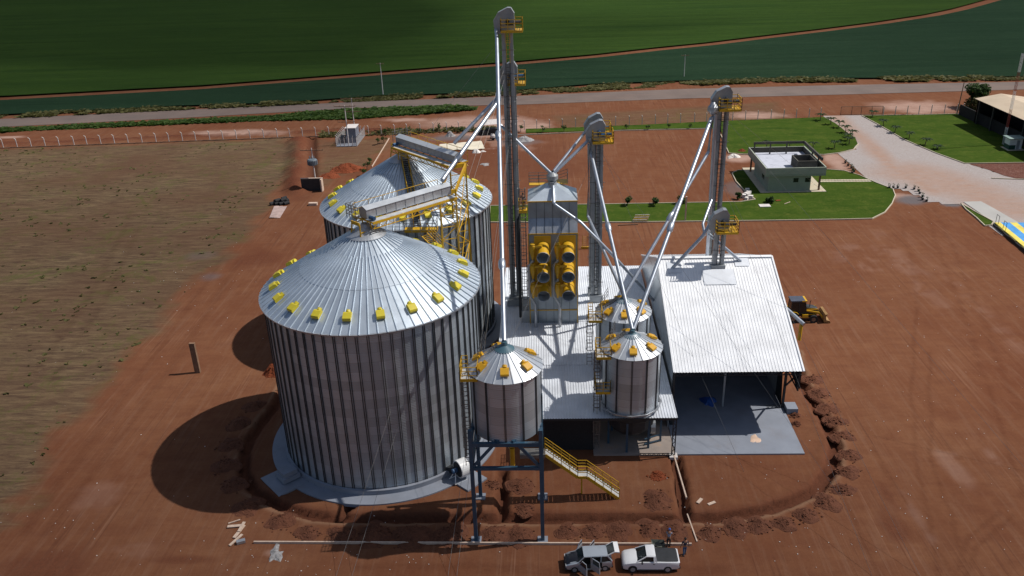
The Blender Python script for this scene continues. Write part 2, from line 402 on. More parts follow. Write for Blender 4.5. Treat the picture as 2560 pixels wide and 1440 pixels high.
setattr_col(me, 'zone', [weed, pale, fresh, damp]); rutz = .08+.75*sm(-sdpoly(X+w3(9,61), Y+w3(9,62), PX([(2130,620),(2560,560),(2700,1500),(2150,1500),(2230,1150)])), -8, 2)+.35*sm(-sdpoly(X+w3(9,63), Y+w3(9,64), PX([(-50,1440),(300,1000),(520,800),(560,900),(380,1150),(300,1440)])), -6, 3)+.3*sm(-sdpoly(X+w3(9,65), Y+w3(9,66), PX([(1900,640),(2130,580),(2300,560),(2300,640),(2100,900)])), -5, 3)
rutz = np.clip(rutz, 0, 1)*(1-sm(sdpoly(X, Y, TR_MAIN), -1, 2.5))
side = sm(-sdpoly(X, Y, TR_MAIN), -.02, .0)
tan = sm(np.abs(dm-.85), .05, .35)*(.35+.65*(fbm(X, Y, 4, 3, 55) > .42))*(~inpoly(X, Y, TR_MAIN))
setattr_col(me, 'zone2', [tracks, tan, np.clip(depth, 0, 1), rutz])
m, t, b = nt('red_earth')
at1 = N(t, 'ShaderNodeAttribute', attribute_name='zone'); at2 = N(t, 'ShaderNodeAttribute', attribute_name='zone2')
s1 = t.nodes.new('ShaderNodeSeparateColor'); t.links.new(at1.outputs['Color'], s1.inputs[0])
s2 = t.nodes.new('ShaderNodeSeparateColor'); t.links.new(at2.outputs['Color'], s2.inputs[0])
big = ramp(t, noise(t, .045, 5, rough=.6), .3, .7); mid = ramp(t, noise(t, .35, 6, rough=.7, dist=.4), .3, .72); fine = noise(t, 3.2, 7, rough=.75)
streak = noise(t, 1, 6, vec=scaled(t, .25, .9, 1, rz=.25), rough=.7)
streak2 = noise(t, 1, 6, vec=scaled(t, 1.6, .12, 1, rz=-.35), rough=.7)
c = mixrgb(t, big, (.158,.062,.032), (.205,.095,.050))
c = mixrgb(t, mid, c, mixrgb(t, 1, c, (.80,.72,.72), 'MULTIPLY'))
c = mixrgb(t, ramp(t, streak, .42, .72, (0,0,0), (.55,)*3), c, (.125,.048,.028))
c = mixrgb(t, ramp(t, streak2, .50, .72, (0,0,0), (.55,)*3), c, (.20,.105,.066))
rm_ = N(t, 'ShaderNodeMath', operation='MULTIPLY'); t.links.new(ramp(t, noise(t, .09, 4), .40, .6), rm_.inputs[0]); t.links.new(at2.outputs['Alpha'], rm_.inputs[1]); rutm = rm_.outputs[0]
for rz_, sx_, sy_, cc_, amt in ((-.22, 3.2, .045, (.24,.125,.08), .75), (-.45, 2.8, .04, (.09,.035,.022), .8), (.12, 3.4, .05, (.10,.040,.025), .7), (1.45, 2.6, .05, (.22,.115,.072), .5)):
    l_ = ramp(t, noise(t, 1, 3, vec=scaled(t, sx_, sy_, 1, rz=rz_), rough=.6, dist=.9), .60, .68, (0,0,0), (amt*.75,)*3)
    mu_ = N(t, 'ShaderNodeMath', operation='MULTIPLY'); t.links.new(l_, mu_.inputs[0]); t.links.new(rutm, mu_.inputs[1]); c = mixrgb(t, mu_.outputs[0], c, cc_)
c = mixrgb(t, ramp(t, fine, .35, .75, (0,0,0), (.5,)*3), c, mixrgb(t, 1, c, (.72,.70,.70), 'MULTIPLY'))
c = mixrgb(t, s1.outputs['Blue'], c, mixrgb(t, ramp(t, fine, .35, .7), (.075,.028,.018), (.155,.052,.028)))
wn = noise(t, 1, 6, vec=scaled(t, .22, 1.5, 1, rz=-.75), rough=.85, dist=.8)
wc = mixrgb(t, ramp(t, wn, .40, .64), (.070,.045,.031), (.185,.130,.072))
gr1 = ramp(t, noise(t, .14, 6, rough=.85, dist=.8), .52, .66)
wc = mixrgb(t, gr1, wc, mixrgb(t, fine, (.050,.060,.020), (.120,.118,.036)))
wc = mixrgb(t, ramp(t, noise(t, .05, 4, rough=.6), .35, .65, (0,0,0), (.65,)*3), wc, (.100,.052,.033))
wc = mixrgb(t, ramp(t, noise(t, 1.3, 5, rough=.8), .6, .74, (0,0,0), (.6,)*3), wc, (.035,.040,.018))
wmask = N(t, 'ShaderNodeMath', operation='ADD', use_clamp=True); t.links.new(s1.outputs['Red'], wmask.inputs[0])
wm2 = N(t, 'ShaderNodeMath', operation='MULTIPLY_ADD'); t.links.new(wn, wm2.inputs[0]); wm2.inputs[1].default_value = 1.6; wm2.inputs[2].default_value = -.8
wm3 = N(t, 'ShaderNodeMath', operation='MULTIPLY'); t.links.new(wm2.outputs[0], wm3.inputs[0])
pp = N(t, 'ShaderNodeMath', operation='PINGPONG'); t.links.new(s1.outputs['Red'], pp.inputs[0]); pp.inputs[1].default_value = .5
t.links.new(pp.outputs[0], wm3.inputs[1]); t.links.new(wm3.outputs[0], wmask.inputs[1])
c = mixrgb(t, wmask.outputs[0], c, wc)
c = mixrgb(t, s1.outputs['Green'], c, mixrgb(t, mid, (.36,.235,.19), (.28,.17,.13)))
c = mixrgb(t, at1.outputs['Alpha'], c, (.12,.11,.115))
c = mixrgb(t, s2.outputs['Green'], c, (.21,.115,.07)); c = mixrgb(t, s2.outputs['Blue'], c, mixrgb(t, fine, (.055,.022,.015), (.12,.048,.028)))  # trench inside: damp dark soil plus shade of its unlit wall in the colour
c = mixrgb(t, ramp(t, noise(t, 1.8, 3, rough=.9), .70, .74, (0,0,0), (.5,)*3), c, (.30,.18,.13))
tm = N(t, 'ShaderNodeMath', operation='MULTIPLY'); t.links.new(s2.outputs['Red'], tm.inputs[0]); t.links.new(ramp(t, fine, .2, .7, (.25,)*3, (.8,)*3), tm.inputs[1])
c = mixrgb(t, tm.outputs[0], c, mixrgb(t, 1, c, (.62,.55,.55), 'MULTIPLY'))
t.links.new(c, b.inputs['Base Color']); b.inputs['Roughness'].default_value = 1; b.inputs['Specular IOR Level'].default_value = .03
bn = N(t, 'ShaderNodeBump'); bn.inputs['Strength'].default_value = .7; bn.inputs['Distance'].default_value = .10
bh = N(t, 'ShaderNodeMath', operation='MULTIPLY_ADD'); t.links.new(s1.outputs['Blue'], bh.inputs[0]); bh.inputs[1].default_value = .8; bh.inputs[2].default_value = .25
t.links.new(bh.outputs[0], bn.inputs['Strength']); t.links.new(noise(t, 2.5, 8, rough=.8), bn.inputs['Height']); t.links.new(bn.outputs[0], b.inputs['Normal'])
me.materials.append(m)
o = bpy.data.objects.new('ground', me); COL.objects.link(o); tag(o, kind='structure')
# ------------------------------------------------------------------ flat sheets
def sheet(name, pts, z, m, kind='structure', thick=0):
    bm = bmesh.new(); vs = [bm.verts.new((p[0], p[1], z)) for p in pts]; f = bm.faces.new(vs); bm.normal_update()
    if f.normal.z < 0: f.normal_flip()
    if thick:
        r = bmesh.ops.extrude_face_region(bm, geom=[f]); 
        for v in [v for v in r['geom'] if isinstance(v, bmesh.types.BMVert)]: v.co.z -= 0
        for v in vs: v.co.z -= thick
    bmesh.ops.triangulate(bm, faces=bm.faces[:]); me = bpy.data.meshes.new(name); bm.to_mesh(me); bm.free()
    me.materials.append(m); o = bpy.data.objects.new(name, me); COL.objects.link(o)
    if kind: o['kind'] = kind
    return o
def smooth_pts(pts, n=6):
    out = []; L = len(pts)
    for i in range(L):
        p0, p1, p2, p3 = (Vector(pts[(i+k-1) % L]) for k in range(4))
        for k in range(n):
            u = k/n; out.append(tuple(.5*((2*p1)+(-p0+p2)*u+(2*p0-5*p1+4*p2-p3)*u*u+(-p0+3*p1-3*p2+p3)*u**3)))
    return out
def crop_mat(name, dark, light, rz, bsc):
    m, t, b = nt(name)
    v = scaled(t, .02, .22, 1, rz=rz)
    c = mixrgb(t, ramp(t, noise(t, 1, 5, vec=v, rough=.6), .3, .7), dark, light)
    c = mixrgb(t, ramp(t, noise(t, 1, 7, vec=scaled(t, .30, 1.0, 1, rz=rz), rough=.9), .35, .70, (0,0,0), (.75,)*3), c, tuple(x*.55 for x in dark))
    c = mixrgb(t, ramp(t, noise(t, .012, 3), .35, .7, (0,0,0), (.35,)*3), c, tuple(x*.7 for x in dark))
    c = mixrgb(t, ramp(t, noise(t, 1, 3, vec=scaled(t, .008, .45, 1, rz=rz), rough=.75, dist=.3), .60, .67, (0,0,0), (.6,)*3), c, tuple(x*.45 for x in dark))
    c = mixrgb(t, ramp(t, noise(t, .05, 6, rough=.8), .62, .75, (0,0,0), (.3,)*3), c, (light[0]*1.6, light[1]*1.1, light[2]*1.3))
    t.links.new(c, b.inputs['Base Color']); b.inputs['Roughness'].default_value = 1; b.inputs['Specular IOR Level'].default_value = .02
    bn = N(t, 'ShaderNodeBump'); bn.inputs['Strength'].default_value = .8; bn.inputs['Distance'].default_value = .5
    t.links.new(noise(t, 1, 6, vec=scaled(t, .35, 1.2, 1, rz=rz), rough=.8), bn.inputs['Height']); t.links.new(bn.outputs[0], b.inputs['Normal'])
    return m
TRK = PX([(-400,262),(0,249),(500,222),(1000,183),(1300,160),(1500,142),(1650,125),(1780,112),(1900,97),(2060,78),(2200,60),(2330,40),(2400,25),(2490,0)])
TRK = [(-900, 130)]+TRK+[(232,430),(300,520),(420,640),(700,900)]
VRG = PX([(-400,300),(0,292),(440,270),(700,262),(950,244),(1230,236),(1480,215),(1700,207),(1940,200),(2200,200),(2560,196),(2900,200)])
VRG = [(-900, 90)]+VRG+[(900, 300)]
def offs(pl, d):
    out = []
    for i in range(len(pl)):
        a = Vector(pl[max(0, i-1)]); b = Vector(pl[min(len(pl)-1, i+1)]); u = (b-a).normalized(); out.append((pl[i][0]-u.y*d, pl[i][1]+u.x*d))
    return out
CROPB = crop_mat('blue_green_crop', (.016,.038,.020), (.027,.055,.029), -.05, 1)
CROPA = crop_mat('bright_green_crop', (.026,.056,.012), (.048,.088,.016), .09, 1)
sheet('crop_field', offs(TRK, 3.0)+[(2500,2500),(-2500,2500),(-2500,130)], .5, CROPA)
sheet('crop_field', offs(TRK, -3.0)+list(reversed([(900, 300)]+[])) + list(reversed(offs(VRG, 1.0))), .45, CROPB)
rd_far = [(-900,80)]+PX([(-300,311),(0,298),(440,276),(900,255),(1300,240),(1700,223),(2100,213),(2560,205),(2800,202)])+[(900,240)]
rd_near = [(-900,70)]+PX([(-300,333),(0,318),(440,296),(900,270),(1300,262),(1700,247),(2100,237),(2560,224),(2800,218)])+[(900,226)]
rm, t, b = nt('worn_asphalt')
c = mixrgb(t, ramp(t, noise(t, .15, 5), .3, .7), (.105,.080,.070), (.15,.112,.095))
c = mixrgb(t, ramp(t, noise(t, 1, 5, vec=scaled(t, .03, .6, 1), rough=.7), .45, .75, (0,0,0), (.6,)*3), c, (.20,.12,.09))
t.links.new(c, b.inputs['Base Color']); b.inputs['Roughness'].default_value = .9
sheet('road', rd_near+list(reversed(rd_far)), .06, rm)
# paved entrance drive
pm, t, b = nt('drive_paving')
br = N(t, 'ShaderNodeTexBrick'); t.links.new(scaled(t, 1, 1, 1, rz=.5), br.inputs['Vector']); br.inputs['Scale'].default_value = 1.6
br.inputs['Color1'].default_value = (.37,.34,.33,1); br.inputs['Color2'].default_value = (.31,.28,.27,1); br.inputs['Mortar'].default_value = (.22,.16,.14,1); br.inputs['Mortar Size'].default_value = .03
pa = N(t, 'ShaderNodeAttribute', attribute_name='dust'); sp = t.nodes.new('ShaderNodeSeparateColor'); t.links.new(pa.outputs['Color'], sp.inputs[0])
dn = N(t, 'ShaderNodeMath', operation='MULTIPLY'); t.links.new(sp.outputs['Red'], dn.inputs[0]); t.links.new(ramp(t, noise(t, 1, 7, vec=scaled(t, .35, 1., 1, rz=-.6), rough=.75), .25, .7, (.35,)*3, (1,1,1)), dn.inputs[1])
c = mixrgb(t, dn.outputs[0], br.outputs[0], mixrgb(t, noise(t, .6, 5), (.34,.19,.125), (.25,.145,.095)))
c = mixrgb(t, ramp(t, noise(t, 1.2, 6, rough=.8), .55, .75, (0,0,0), (.5,)*3), c, (.17,.11,.085))
t.links.new(c, b.inputs['Base Color']); b.inputs['Roughness'].default_value = .9
DRV = [(2062,290),(2078,300),(2105,330),(2140,360),(2145,374),(2130,377),(2080,386),(2130,432),(2190,465),(2225,472),(2270,474),(2310,494),(2330,505),(2395,507),(2405,512),(2480,560),(2560,612),(2700,690),(2800,560),(2640,480),(2560,450),(2520,444),(2450,420),(2410,410),(2340,382),(2260,350),(2190,310),(2152,290)]
dp = PX(DRV); bx = axis([(58,130,.9)]); by = axis([(95,215,1.2)])
DX, DY = np.meshgrid(bx, by); ins = sdpoly(DX, DY, dp)
bm = bmesh.new(); idx = {}
keep = ins < 1.2
dc = polydist(DX+fbm(DX,DY,6,3,3)*3, DY, PX([(2110,290),(2150,330),(2230,400),(2290,440),(2360,480)])); dust = np.maximum(sm(dc, .6, 3.2), .9*sm(polydist(DX+fbm(DX,DY,8,3,5)*4, DY, PX([(2300,430),(2380,450),(2470,480),(2560,520)])), 3, 9))
vl = []
for j in range(DX.shape[0]):
    for i in range(DX.shape[1]):
        if keep[j, i]:
            idx[(j, i)] = bm.verts.new((DX[j, i], DY[j, i], .05)); vl.append(dust[j, i])
for (j, i), v in list(idx.items()):
    if (j, i+1) in idx and (j+1, i) in idx and (j+1, i+1) in idx: bm.faces.new((v, idx[(j, i+1)], idx[(j+1, i+1)], idx[(j+1, i)]))
me = bpy.data.meshes.new('driveway'); bm.to_mesh(me); bm.free(); me.materials.append(pm)
ca = me.color_attributes.new('dust', 'FLOAT_COLOR', 'POINT')
for i, v in enumerate(vl): ca.data[i].color = (v, v, v, 1)
o = bpy.data.objects.new('driveway', me); COL.objects.link(o); tag(o, kind='structure')
# lawns
lm, t, b = nt('mown_lawn')
c = mixrgb(t, ramp(t, noise(t, 1, 6, vec=scaled(t, .12, .4, 1, rz=.1), rough=.7), .3, .7), (.030,.058,.009), (.060,.092,.014))
c = mixrgb(t, ramp(t, noise(t, 2.2, 6, rough=.8), .4, .75, (0,0,0), (.6,)*3), c, (.020,.050,.004))
c = mixrgb(t, ramp(t, noise(t, .35, 6, rough=.85), .50, .70, (0,0,0), (.6,)*3), c, (.105,.115,.025))
t.links.new(c, b.inputs['Base Color']); b.inputs['Roughness'].default_value = 1; b.inputs['Specular IOR Level'].default_value = .02
bn = N(t, 'ShaderNodeBump'); bn.inputs['Strength'].default_value = .6; bn.inputs['Distance'].default_value = .08
t.links.new(noise(t, 5, 5), bn.inputs['Height']); t.links.new(bn.outputs[0], b.inputs['Normal'])
def kerbline(name, pts, w=.14, z0=-.05, z1=.2):
    mb = MB()
    for a, c in zip(pts, pts[1:]): mb.beam((a[0], a[1], (z0+z1)/2), (c[0], c[1], (z0+z1)/2), w, z1-z0)
    o = mb.build(name, M['kerb']); o['kind'] = 'structure'; return o
def lawn(pts, edge=None, sm_=False):
    p = PX(pts); o = sheet('lawn', p, .10, lm); kerbline('kerb', (p+[p[0]]) if edge is None else PX(edge))
lawn([(1225,557),(1560,557),(1900,553),(2100,550),(2180,548),(2212,532),(2230,510),(2238,490),(2232,474),(2190,458),(2150,440),(2110,428),(2060,424),(1845,427),(1830,434),(1840,455),(1868,485),(1888,500),(1850,506),(1500,512),(1225,516)])
lawn([(1315,333),(1420,330),(1560,325),(1800,320),(1822,384),(1860,385),(1950,384),(2060,386),(2100,381),(2132,373),(2144,360),(2138,345),(2115,330),(2090,310),(2060,293),(2000,296),(1800,303),(1620,312),(1420,320),(1315,323)],
     [(1260,340),(1420,333),(1560,327),(1795,322),(1822,384),(1860,387),(1950,386),(2060,388),(2100,383),(2134,375),(2146,361)])
lawn([(2154,290),(2195,312),(2260,350),(2340,384),(2412,410),(2560,408),(2800,404),(2800,330),(2560,298),(2420,285),(2300,288)])
lawn([(2402,510),(2415,525),(2440,545),(2462,566),(2478,564),(2484,556),(2440,532)])
kerbline('kerb', PX([(2478,447),(2530,449),(2640,452)]))
rb = soil_mat('turned_dark_earth', (.10,.035,.025), (.15,.06,.045), (.30,.22,.18))
sheet('dug_ground', PX([(2425,412),(2560,410),(2700,412),(2700,446),(2540,447),(2510,440),(2470,425)]), .09, rb)
sm_ = mat('grey_scale_ramp', (.36,.35,.33), .85, 0, .08, .4)
sheet('weighbridge_ramp', PX([(2408,506),(2452,505),(2480,520),(2560,566),(2600,590),(2560,600),(2484,558)]), .13, sm_)
# stepping stones across the lawn
ss = MB(); A = g(2052,454); Bq = g(2172,453)
for i in range(17):
    p = A.lerp(Bq, i/16)
    for d in (-.35, .45): ss.cbox((p.x+(.15 if d > 0 else 0), p.y+d, .12), .5, .55, .06, .05)
tag(ss.build('stepping_stones', M['kerb']), kind='structure')
rnd = random.Random(4); mb = MB()
for (cx, cy, sx, sy, n) in ((g(500,700).x,g(500,700).y,9,14,160),(g(2400,1150).x,g(2400,1150).y,9,14,200),(g(2250,700).x,g(2250,700).y,14,14,120),(g(1500,1340).x,g(1500,1340).y,20,1.6,110),(g(1850,1200).x,g(1850,1200).y,7,4,60),(g(700,1390).x,g(700,1390).y,4,2,60),(g(1045,1400).x,g(1045,1400).y,.9,.4,14),(g(200,1300).x,g(200,1300).y,9,6,90),(g(1200,370).x,g(1200,370).y,9,9,60),(g(2300,440).x,g(2300,440).y,14,18,140)):
    for _ in range(n):
        s = rnd.uniform(.02, .055)
        if rnd.random() < .45: continue
        mb.cbox((rnd.gauss(cx, sx), rnd.gauss(cy, sy), s*.3+.02), s*rnd.uniform(.8,2), s, s*.7, rnd.uniform(0, 3))
tag(mb.build('scattered_stones', M['sack']), 'small pale stones and scraps scattered over the red dirt', 'stones', kind='stuff')
# ------------------------------------------------------------------ wild grass strips (uncountable)
def grass_strip(name, poly, n, h, w, m, seed, label, dens=None):
    rnd = random.Random(seed); mb = MB(); xs = [p[0] for p in poly]; ys = [p[1] for p in poly]
    P = []
    PXs = np.array([rnd.uniform(min(xs), max(xs)) for _ in range(n*8)]); PYs = np.array([rnd.uniform(min(ys), max(ys)) for _ in range(n*8)])
    ok = inpoly(PXs, PYs, poly) & (fbm(PXs, PYs, 7, 3, seed) > (dens or .0))
    for x, y in list(zip(PXs[ok], PYs[ok]))[:n]:
        s = rnd.uniform(.5, 1.3)*(.6+.9*float(vnoise(x, y, 9, seed+1)))
        for k in range(3):
            a = rnd.uniform(0, pi); dx, dy = cos(a)*w*s/2, sin(a)*w*s/2; lx, ly = rnd.uniform(-.4,.4)*s*w, rnd.uniform(-.4,.4)*s*w; hh = h*s*rnd.uniform(.6, 1.2)
            mb.add([(x-dx,y-dy,0),(x+dx,y+dy,0),(x+dx*.7+lx*2,y+dy*.7+ly*2,hh),(x+lx*2.6,y+ly*2.6,hh*1.2),(x-dx*.7+lx*2,y-dy*.7+ly*2,hh*.9)], [(0,1,2,3,4)])
    o = mb.build(name, m); tag(o, label, 'grass', kind='stuff'); return o
grass_strip('roadside_grass', offs(VRG, 2.0)[1:-1]+list(reversed(PX([(-400,311),(0,297),(440,276),(900,255),(1300,237),(1480,228),(1700,215),(1940,206),(2200,205),(2560,201),(2900,204)]))), 9000, .34, 1.0, M['grass_wild'], 5, 'tall wild grass growing between the crop field and the road', .40)
grass_strip('roadside_grass', PX([(-300,338),(0,322),(440,303),(700,288),(880,274),(1010,270),(1160,268),(1190,274),(1050,286),(880,298),(640,303),(440,311),(0,331),(-300,350)]), 6500, .30, 1.1, M['grass_green'], 6, 'thick green grass on the near side of the road')
grass_strip('field_weeds', WEED, 3000, .12, .34, M['grass_wild'], 8, 'scattered dry weeds over the bare field behind the post fence', .47)
grass_strip('fence_weeds', PX([(800,330),(1240,318),(1240,326),(800,345)]), 600, .35, .7, M['grass_wild'], 9, 'thin weeds behind the wire fence beside the pale puddle', .4)
# ------------------------------------------------------------------ big silos
RS, ZE, RR = 9.65, 16.27, 10.0
SLOPE = .598
ZA = ZE + (RR-1.6)*SLOPE       # cap ring height
def roof_vent(name, m, size=(.80, .70, .40)):
    """local: x outward (down slope), z normal to the slope"""
    sx, sy, sz = size; mb = MB()
    prof = [(-sx*.5, .06), (-sx*.5, sz*.8), (-sx*.3, sz), (sx*.38, sz), (sx*.5, sz*.72), (sx*.5, .10)]
    mb.prism(prof, ((0,-sy/2,0), (1,0,0)), (0,0,1), (0,sy,0))
    mb.box(-sx*.32, sx*.3, -sy*.32, sy*.32, -.12, .07)
    mb.tube([(-sx*.5, 0, sz*.45), (-sx*.5-.22, 0, sz*.45)], .2, 10)
    o = mb.build(name, m, raw=True); return o
def place_on_cone(o, root, c, r, zr, ang, slope):
    tilt = math.atan(slope)
    Rm = Matrix.Rotation(ang, 4, 'Z') @ Matrix.Rotation(tilt, 4, 'Y')
    o.matrix_local = Matrix.Translation(Vector((c[0]+r*cos(ang), c[1]+r*sin(ang), zr))-root.location) @ Rm
def silo(cx, cy, label, a0, nsheet=80, nrib=64):
    root = thing('grain_silo', (cx, cy, 0), label, 'silo', 'large corrugated grain silos')
    mb = MB().lathe((cx,cy,0), [(RS, .62), (RS, ZE)], 128); o = mb.build('wall', M['shell'], root, smooth=True); uvshell(o, (0,0), RS)
    mb = MB()
    for k in range(nrib):
        a = 2*pi*(k+.5)/nrib
        for d in (-.0085, .0085):
            for zz0, zz1 in ((.62, ZE-.1),):
                c = Vector((cx+(RS+.05)*cos(a+d), cy+(RS+.05)*sin(a+d), 0)); mb.beam(c+Vector((0,0,zz0)), c+Vector((0,0,zz1)), .055, .065, up=(cos(a), sin(a), 0))
    mb.build('stiffeners', M['rib'], root)
    # roof: facets and raised seams
    mb = MB(); prof = [(RR, ZE-.02), (6.2, ZE+(RR-6.2)*SLOPE-.01), (6.2, ZE+(RR-6.2)*SLOPE+.03), (1.55, ZA)]
    mb.lathe((cx,cy,0), prof, nsheet); mb.build('roof', M['coneroof'], root)
    mb = MB()
    for k in range(nsheet):
        a = 2*pi*k/nsheet; u = Vector((cos(a), sin(a), 0)); s = Vector((-sin(a), cos(a), 0)); nn = (u*SLOPE+Vector((0,0,1))).normalized()
        for r0, r1, w in (((1.6, 6.2, .05), (6.2, RR+.02, .075)) if k % 2 == 0 else ((3.2, 6.2, .04), (6.2, RR+.02, .07))):
            p = Vector((cx,cy,0))+u*r0+Vector((0,0,ZE+(RR-r0)*SLOPE)); q = Vector((cx,cy,0))+u*r1+Vector((0,0,ZE+(RR-r1)*SLOPE)); h = nn*.085
            mb.add([p-s*w, p+s*w, q+s*w, q-s*w, p+h-s*w*.35, p+h+s*w*.35, q+h+s*w*.35, q+h-s*w*.35], [(0,3,7,4),(4,7,6,5),(1,5,6,2),(3,2,6,7),(0,4,5,1)])
    mb.build('roof_seams', M['coneroof'], root)
    mb = MB().lathe((cx,cy,0), [(1.78, ZA-.14), (1.82, ZA-.03), (.55, ZA+.70), (.35, ZA+.95), (.05, ZA+1.0)], 40); mb.build('roof_cap', M['galv'], root)
    mb = MB().lathe((cx,cy,0), [(RR+.02, ZE-.14), (RR+.05, ZE), (RR-.1, ZE+.03)], 128); mb.build('eave_trim', M['galv'], root)
    for k in range(20):
        a = a0+2*pi*k/20; r = 8.55; v = roof_vent('roof_vent', M['yellow_vent']) if k == 0 else bpy.data.objects.new('roof_vent', v0.data)
        if k == 0: v0 = v
        else: COL.objects.link(v)
        v.parent = root; place_on_cone(v, root, (cx, cy), r, ZE+(RR-r)*SLOPE, a, SLOPE)
    mb = MB().lathe((cx,cy,0), [(RS+.28, -.1), (RS+.28, .6), (RS+.05, .66)], 128); mb.build('plinth', M['conc'], root, smooth=True)
    mb = MB().lathe((cx,cy,0), [(11.2, -.2), (11.2, .13), (RS, .16)], 128); mb.build('apron', M['conc'], root)
    return root
S1 = silo(-16.17, 70.1, 'huge front corrugated steel grain silo with ring of lemon yellow roof vents', radians(-92))
S2 = silo(-16.39, 93.81, 'rear corrugated steel grain silo standing behind the front one', radians(-84))
# mesh-cased fan pads on the front silo apron
def fan_pad(name, ang, w):
    c = Vector((-16.17+11.3*cos(ang), 70.1+11.3*sin(ang), 0)); mb = MB(); mb.cbox((c.x, c.y, 0), 3.0, w, .34, ang); o = mb.build(name, M['conc'], S1)
    return c
padL = fan_pad('fan_pad', radians(-137), 3.6); _q = g(1150,1188); FA = math.atan2(_q.y-70.1, _q.x+16.17); padR = fan_pad('fan_pad', FA, 2.4)
mb = MB(); R3 = Matrix.Rotation(radians(-137), 3, 'Z')
for s, zz in ((1.5, .5), (1.2, .95)): mb.cbox((padL.x+.3, padL.y+.3, zz), 1.5*s*.75, 1.3*s*.8, .45, radians(-137))
mb.prism([(-.9,0),(.9,0),(.5,.7),(-.5,.7)], (tuple(padL+R3@Vector((-1.3,-.6,.3))), (0,0,0)), (0,0,1), (0,0,0)) if False else None
mb.build('aeration_duct', M['conc'], S1)
fa = radians(-39); F3 = Matrix.Rotation(fa, 3, 'Z')
fan = thing('aeration_fan', tuple(g(1150,1196,.17)), 'white snail shaped aeration fan with blue motor on a pad beside the front silo', 'fan')
fl = Vector(fan.location)
mb = MB(); ax = F3@Vector((0,-1,0)); ax = Vector((-.75,-.55,0)).normalized(); cc = fl+Vector((.1,.1,1.05)); mb.tube([cc-ax*.6, cc+ax*.3], .85, 28); mb.build('fan_housing', M['white'], fan)
mb = MB(); mb.tube([cc+ax*.302, cc+ax*.32], .74, 24); mb.build('fan_face', M['dark'], fan)
mb = MB(); mb.tube([cc+ax*.38, cc+ax*.85], .23, 14); mb.build('motor', M['motor'], fan)
mb = MB(); b0 = Vector((cc.x, cc.y, .17))
sd = Vector((ax.y, -ax.x, 0))
for i in (-1, 1):
    mb.beam(b0+sd*.5*i-ax*.3, b0+sd*.5*i+ax*.95, .1); mb.beam(b0+sd*.5*i+ax*.9, cc+ax*.55, .08); mb.beam(b0+sd*.5*i-ax*.3, cc-ax*.2+sd*.3*i, .08)
mb.build('stand', M['white'], fan)
mb = MB(); mb.beam(cc+Vector((-.1,.3,-.45)), cc+Vector((-1.6,.9,-.55)), .6); mb.build('air_duct', M['dark'], fan)

# ------------------------------------------------------------------ small bins
def small_bin(cx, cy, zb, ze, R, RO, label, vents, za, nseg=24, ribs=12, ra=0.0, hopper=False):
    root = thing('small_grain_bin', (cx, cy, zb), label, 'grain bin', 'small corrugated bins with amber roof vents')
    sl = (za-ze)/(RO-.35)
    o = MB().lathe((cx,cy,0), [(R, zb), (R, ze)], 96).build('wall', M['shell_small'], root, smooth=True); uvshell(o, (0,0), R)
    mb = MB()
    for k in range(ribs):
        a = ra+2*pi*k/ribs
        for d in (-.017, .017):
            c = Vector((cx+(R+.04)*cos(a+d), cy+(R+.04)*sin(a+d), 0)); mb.beam(c+Vector((0,0,zb-.1)), c+Vector((0,0,ze-.05)), .05, .06, up=(cos(a), sin(a), 0))
    mb.build('stiffeners', M['rib'], root)
    MB().lathe((cx,cy,0), [(RO, ze), (.35, za)], nseg).build('roof', M['coneroof_small'], root)
    mb = MB()
    for k in range(nseg):
        a = 2*pi*k/nseg; u = Vector((cos(a), sin(a), 0)); p = Vector((cx,cy,za))+u*.35; q = Vector((cx,cy,ze))+u*(RO+.03)
        mb.beam(p+Vector((0,0,.02)), q+Vector((0,0,.02)), .055, .07)
    mb.build('roof_seams', M['coneroof_small'], root)
    MB().lathe((cx,cy,0), [(.80, za-.27), (.78, za-.20), (.26, za+.12), (.22, za+.42), (.02, za+.44)], 24).build('roof_cap', M['teal'], root)
    v0 = None
    for a in vents:
        v = roof_vent('roof_vent', M['orange_vent'], (.70, .66, .28)) if v0 is None else bpy.data.objects.new('roof_vent', v0.data)
        if v0 is None: v0 = v
        else: COL.objects.link(v)
        r = RO*.72; v.parent = root; place_on_cone(v, root, (cx, cy), r, ze+(RO-r)*sl, radians(a), sl)
    return root
AX, AY = -3.42, 57.2
BA = small_bin(AX, AY, 9.62, 15.05, 2.74, 2.98, 'tall small grain bin raised high on a blue steel frame', (-88, -142, 175, -38, 22, 110), 16.72, 24, 12, radians(-90))
BB = small_bin(7.55, 67.9, 4.95, 10.75, 2.62, 2.82, 'small grain bin standing at the front edge of the low roof', (-92, -140, 160, -38, 20, 100), 12.0, 24, 12, radians(-94))
BC = small_bin(7.45, 75.4, 5.2, 10.6, 2.62, 2.80, 'small grain bin in the middle of the low roof behind its twin', (-92, -140, 160, -38, 20, 100), 11.9, 24, 12, radians(-94))
for root, zb in ((BB, 4.95), (BC, 5.2)):
    c = root.location; mb = MB(); n = 12
    for k in range(n):
        a, b2 = radians(-94)+2*pi*k/n, radians(-94)+2*pi*(k+1)/n; p = Vector((c.x+2.85*cos(a), c.y+2.85*sin(a), zb-.02)); q = Vector((c.x+2.85*cos(b2), c.y+2.85*sin(b2), zb-.02))
        mb.beam(p*1.0, q, .14, .14); mb.beam(Vector((c.x+2.6*cos(a), c.y+2.6*sin(a), zb)), p, .12)
    mb.build('ring_beam', M['galv'], root)
